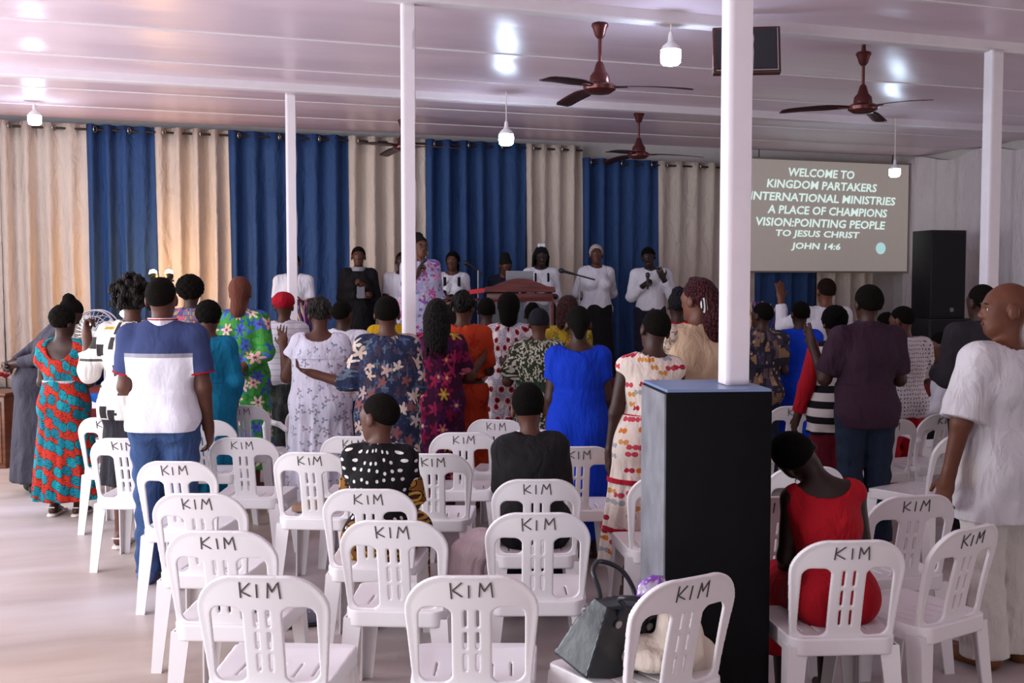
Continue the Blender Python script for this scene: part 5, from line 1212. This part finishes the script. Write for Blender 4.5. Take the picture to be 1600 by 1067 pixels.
for i in range(3):
    a = 2 * PI * i / 3 + .4; MB().grid(lambda u, v: ((.04 + .14 * u) * math.cos(a + (v - .5) * .9), -.04 + .05 * (v - .5), zc_ + (.04 + .14 * u) * math.sin(a + (v - .5) * .9)), 4, 4).build('blade', plain('fan_blade_pale', 'A8B0B4', .4), pf, 60)
# warm lamps on a stand at the left curtains
wl_ = at_depth(252, 440, 12.6); lampstand = empty('lamp_stand', (wl_.x, wl_.y, ST)); tag(lampstand, 'stand with warm glowing lamps in front of the left beige curtain', 'lamp')
M_warm = emit('warm_lamp', (1, .55, .15), 190)
MB().lathe([(.16, 0), (.16, .015), (.03, .03)], 16).build('base', M_dark, lampstand, 40); MB().tube([(0, 0, .02), (0, 0, 1.28)], .014, 8).build('pole', M_dark, lampstand); MB().tube([(-.12, 0, 1.26), (.14, 0, 1.26)], .01, 8).build('crossbar', M_dark, lampstand)
for dx in (-.085, .085):
    h_ = MB().lathe([(.03, -.04), (.05, 0), (.052, .03)], 16, M=Matrix.Rotation(R(-60), 4, 'X')).build('lamp_head', M_dark, lampstand, 40, loc=(dx, .03, 1.30))
    MB().lathe([(.006, -.05), (.035, -.03), (.045, 0), (.035, .03), (.006, .045)], 16).build('lamp_glow', M_warm, h_, 60, loc=(0, .03, .045))
wl2 = at_depth(193, 490, 12.4); l2 = empty('small_lamp', (wl2.x, wl2.y, ST)); tag(l2, 'small warm lamp low beside the curly-haired head', 'lamp')
MB().tube([(0, 0, 0), (0, 0, wl2.z - ST - .04)], .012, 8).build('pole', M_dark, l2); MB().lathe([(.006, -.04), (.03, -.025), (.04, 0), (.03, .025), (.006, .04)], 16).build('lamp_glow', M_warm, l2, 60, loc=(0, 0, wl2.z - ST))
# wooden cabinet with flowers at far left
cp = at_depth(-18, 440, 10.2); cb = empty('wooden_cabinet', (cp.x, cp.y, 0), hz(0)); tag(cb, 'brown wooden cabinet at the far left edge', 'cabinet')
MB().bbox((0, 0, .33), (.42, .4, .66), .01).build('body', M_brown, cb, 40); MB().bbox((0, 0, .675), (.46, .44, .03), .008).build('top', M_brown, cb, 40); MB().bbox((.0, -.205, .33), (.36, .012, .56), .004).build('door', M_brown, cb); MB().lathe([(.012, 0), (.016, .015), (.01, .02)], 12, M=Matrix.Rotation(PI / 2, 4, 'X')).build('knob', M_steel, cb, 40, loc=(.14, -.212, .36))
fb = empty('flower_bunch', (cp.x, cp.y, .692)); tag(fb, 'small bunch of red and yellow flowers on the brown cabinet', 'flowers')
MB().lathe([(.05, 0), (.06, .06), (.045, .09)], 14).build('pot', M_white, fb, 40)
for i in range(9):
    a = i * 2.4; rr = .03 + .012 * i
    MB().lathe([(.004, -.02), (.035, 0), (.04, .02), (.012, .03)], 10).build('blossom', plain('red_petal', 'A01A22', .7) if i % 3 else plain('yellow_petal', 'C89A20', .7), fb, 50, loc=(rr * math.cos(a), rr * math.sin(a), .13 + .02 * (i % 4)))
# ------------------------------------------------------------ things on and under the chairs
def on_seat(key, v): o = chairs[key]; return o.matrix_basis @ Vector(v)
def book(key, v, d, rz, cov, label):
    p = on_seat(key, v); root = empty('book', p, chairs[key].rotation_euler.z + R(rz)); tag(root, label, 'book')
    MB().bbox((0, 0, d[2] / 2), d, .004).build('cover', cov, root); MB().box((.003, 0, d[2] / 2), (d[0] - .004, d[1] - .008, d[2] * .7)).build('pages', plain('paper', 'D8D2C8', .8), root)
book(2, (-.01, .03, .434), (.19, .14, .075), 4, plain('brown_leather', '3A2420', .5), 'thick dark brown book lying on the chair seat at lower left')
book(12, (-.05, .04, .434), (.20, .24, .035), -8, plain('tan_card', '8A6A52', .7), 'flat tan book on the chair behind the white dress')
# blue cloth over the chair top at left
o = chairs[7]; Fc = Field((-.2, -.4, .72), (.2, -.2, .86), .008); Fc.cap((-.13, -.285, .803), (.13, -.285, .803), .018, .018, 0, wav=sinw(40, 30, 30, .004)); Fc.ell((0, -.3, .78), (.14, .02, .045), None, .02)
bc = link('blue_cloth', Fc.mesh('blue_cloth', F_('bright_blue_cloth', '1C4FA0')), None, None, o.location, o.rotation_euler); tag(bc, 'bright blue cloth draped over a white chair top', 'cloth')
# handbag on the turned chair
ch = chairs[25]; hb = empty('handbag', on_seat(25, (-.075, .065, .436)), ch.rotation_euler.z + R(8)); hb.rotation_euler = (R(14), R(14), ch.rotation_euler.z + R(8)); tag(hb, 'glossy dark grey leather handbag with looped handles on the turned chair', 'handbag')
_BH = .225
M_leather = plain('glossy_grey_leather', '1C2026', .3, 0, .5, var=.15, bump=.15, bscale=18)
Fb = Field((-.24, -.16, -.02), (.24, .16, .36), .0055)
def bagfn(X, Y, Z):
    t = np.clip(Z / _BH, 0, 1); hw = .16 - .035 * t; hd = .08 - .05 * t
    d = np.maximum(np.maximum(np.abs(X) - hw, np.abs(Y) - hd) , np.maximum(-Z, Z - _BH - .012 * np.sin(14 * X)))
    return (d + .004 * np.sin(22 * X + 9 * Z) * np.sin(18 * Z) - .006).astype(np.float32)
Fb.put(bagfn, (-.19, -.12, 0), (.19, .12, .29), 0)
link('bag_body', Fb.mesh('bag_body', M_leather), None, hb)
for y_, sw_ in ((-.035, -1), (.035, 1)):
    pts = [(-.075, y_, .18), (-.09, y_ * 1.8, .235), (-.10 - (.07 if sw_ < 0 else 0), y_ + sw_ * .07, .28), (-.04 - (.09 if sw_ < 0 else 0), y_ + sw_ * .11, .30), (.04 - (.03 if sw_ < 0 else 0), y_ + sw_ * .08, .29), (.085, y_ * 1.8, .235), (.075, y_, .18)]
    MB().tube(pts, .0085, 8, fine=6).build('handle', M_leather, hb, 60)
for sx in (-.075, .075): MB().lathe([(.013, 0), (.013, .006)], 14, M=Matrix.Rotation(PI / 2, 4, 'X')).build('stud', M_steel, hb, loc=(sx, -.052, .17))
MB().tube([(.02 + .016 * math.cos(a), -.068, .12 + .016 * math.sin(a)) for a in np.linspace(0, 2 * PI, 15)[:-1]], .003, 6, True).build('ring_charm', M_steel, hb)
bt = empty('plastic_packet', hb.matrix_basis @ Vector((.07, .0, .225)), rot=(R(20), R(25), 0)); tag(bt, 'shiny purple and clear plastic packet poking out of the handbag', 'packet')
tp = NT('purple_film'); tp.base(tp.ramp(noise_out(tp, tp.coord(), 25), [(.45, '7A3AA8'), (.55, 'C8BCD2')]), .15, 0, .6)
Fp = Field((-.08, -.06, -.02), (.08, .06, .13), .005); Fp.ell((0, 0, .055), (.05, .03, .06), None, 0, noise=sinw(120, 120, 90, .006)); link('film', Fp.mesh('film', tp.m), None, bt)
# clothes on that chair
def cloth(name, loc, rz, blobs, mat, label, box=.35, fq=34, a=.01):
    Fc = Field((-box, -box, -.45), (box, box, box), .0085)
    for (c, r) in blobs: Fc.ell(c, r, None, .04, noise=sinw(fq, fq * .8, fq * .6, a))
    o = link(name, Fc.mesh(name, mat), None, None, loc, (0, 0, rz)); tag(o, label, 'cloth'); return o
cloth('folded_cloth', on_seat(25, (.06, -.06, .44)), ch.rotation_euler.z, [((0, 0, .045), (.13, .12, .05)), ((.03, -.03, .12), (.06, .07, .10)), ((.10, .0, .08), (.05, .08, .08)), ((.15, -.02, .0), (.07, .06, .06)), ((-.07, .05, .05), (.06, .05, .05))], F_('ivory_cloth', 'D2C4B6'), 'crumpled ivory cloth heaped on the turned chair behind the handbag', fq=46, a=.014)
cloth('red_cloth', on_seat(25, (.255, .02, .40)), ch.rotation_euler.z, [((.01, 0, -.08), (.03, .14, .12)), ((.02, .05, -.22), (.035, .10, .12))], RED, 'red cloth hanging from the right side of the turned chair', fq=28)
cloth('pink_cloth', on_seat(21, (-.235, .03, .36)), chairs[21].rotation_euler.z, [((-.06, 0, .04), (.11, .10, .07)), ((-.10, -.03, -.07), (.09, .06, .13)), ((-.02, -.02, .10), (.08, .08, .05))], F_('pale_pink_cloth', 'CDB9BC'), 'pale pink cloth hanging beside the sitting person in black', fq=26)
# lone shoe on the floor
shp = at_height(467, 972, .02); Fs = Field((-.08, -.16, -.01), (.08, .18, .14), .006)
Fs.cap((0, -.09, .045), (0, .11, .038), .045, .04, .02); Fs.cap((0, -.08, .05), (0, -.07, .10), .042, .038, .03); Fs.cut(lambda X, Y, Z: .004 - Z + 0 * X)
so = empty('trainer', (shp.x, shp.y, 0), hz(70)); tag(so, 'single blue-grey trainer on the floor below the polka dot sitter', 'shoe')
link('upper', Fs.mesh('upper', M_tan), None, so); MB().bbox((0, .01, .012), (.088, .29, .022), .008).build('sole', M_dark, so, 40)
for i in range(4): MB().tube([(-.028, .0 + i * .022, .082 - i * .004), (.028, .004 + i * .022, .082 - i * .004)], .003, 5).build('lace', WHT, so)
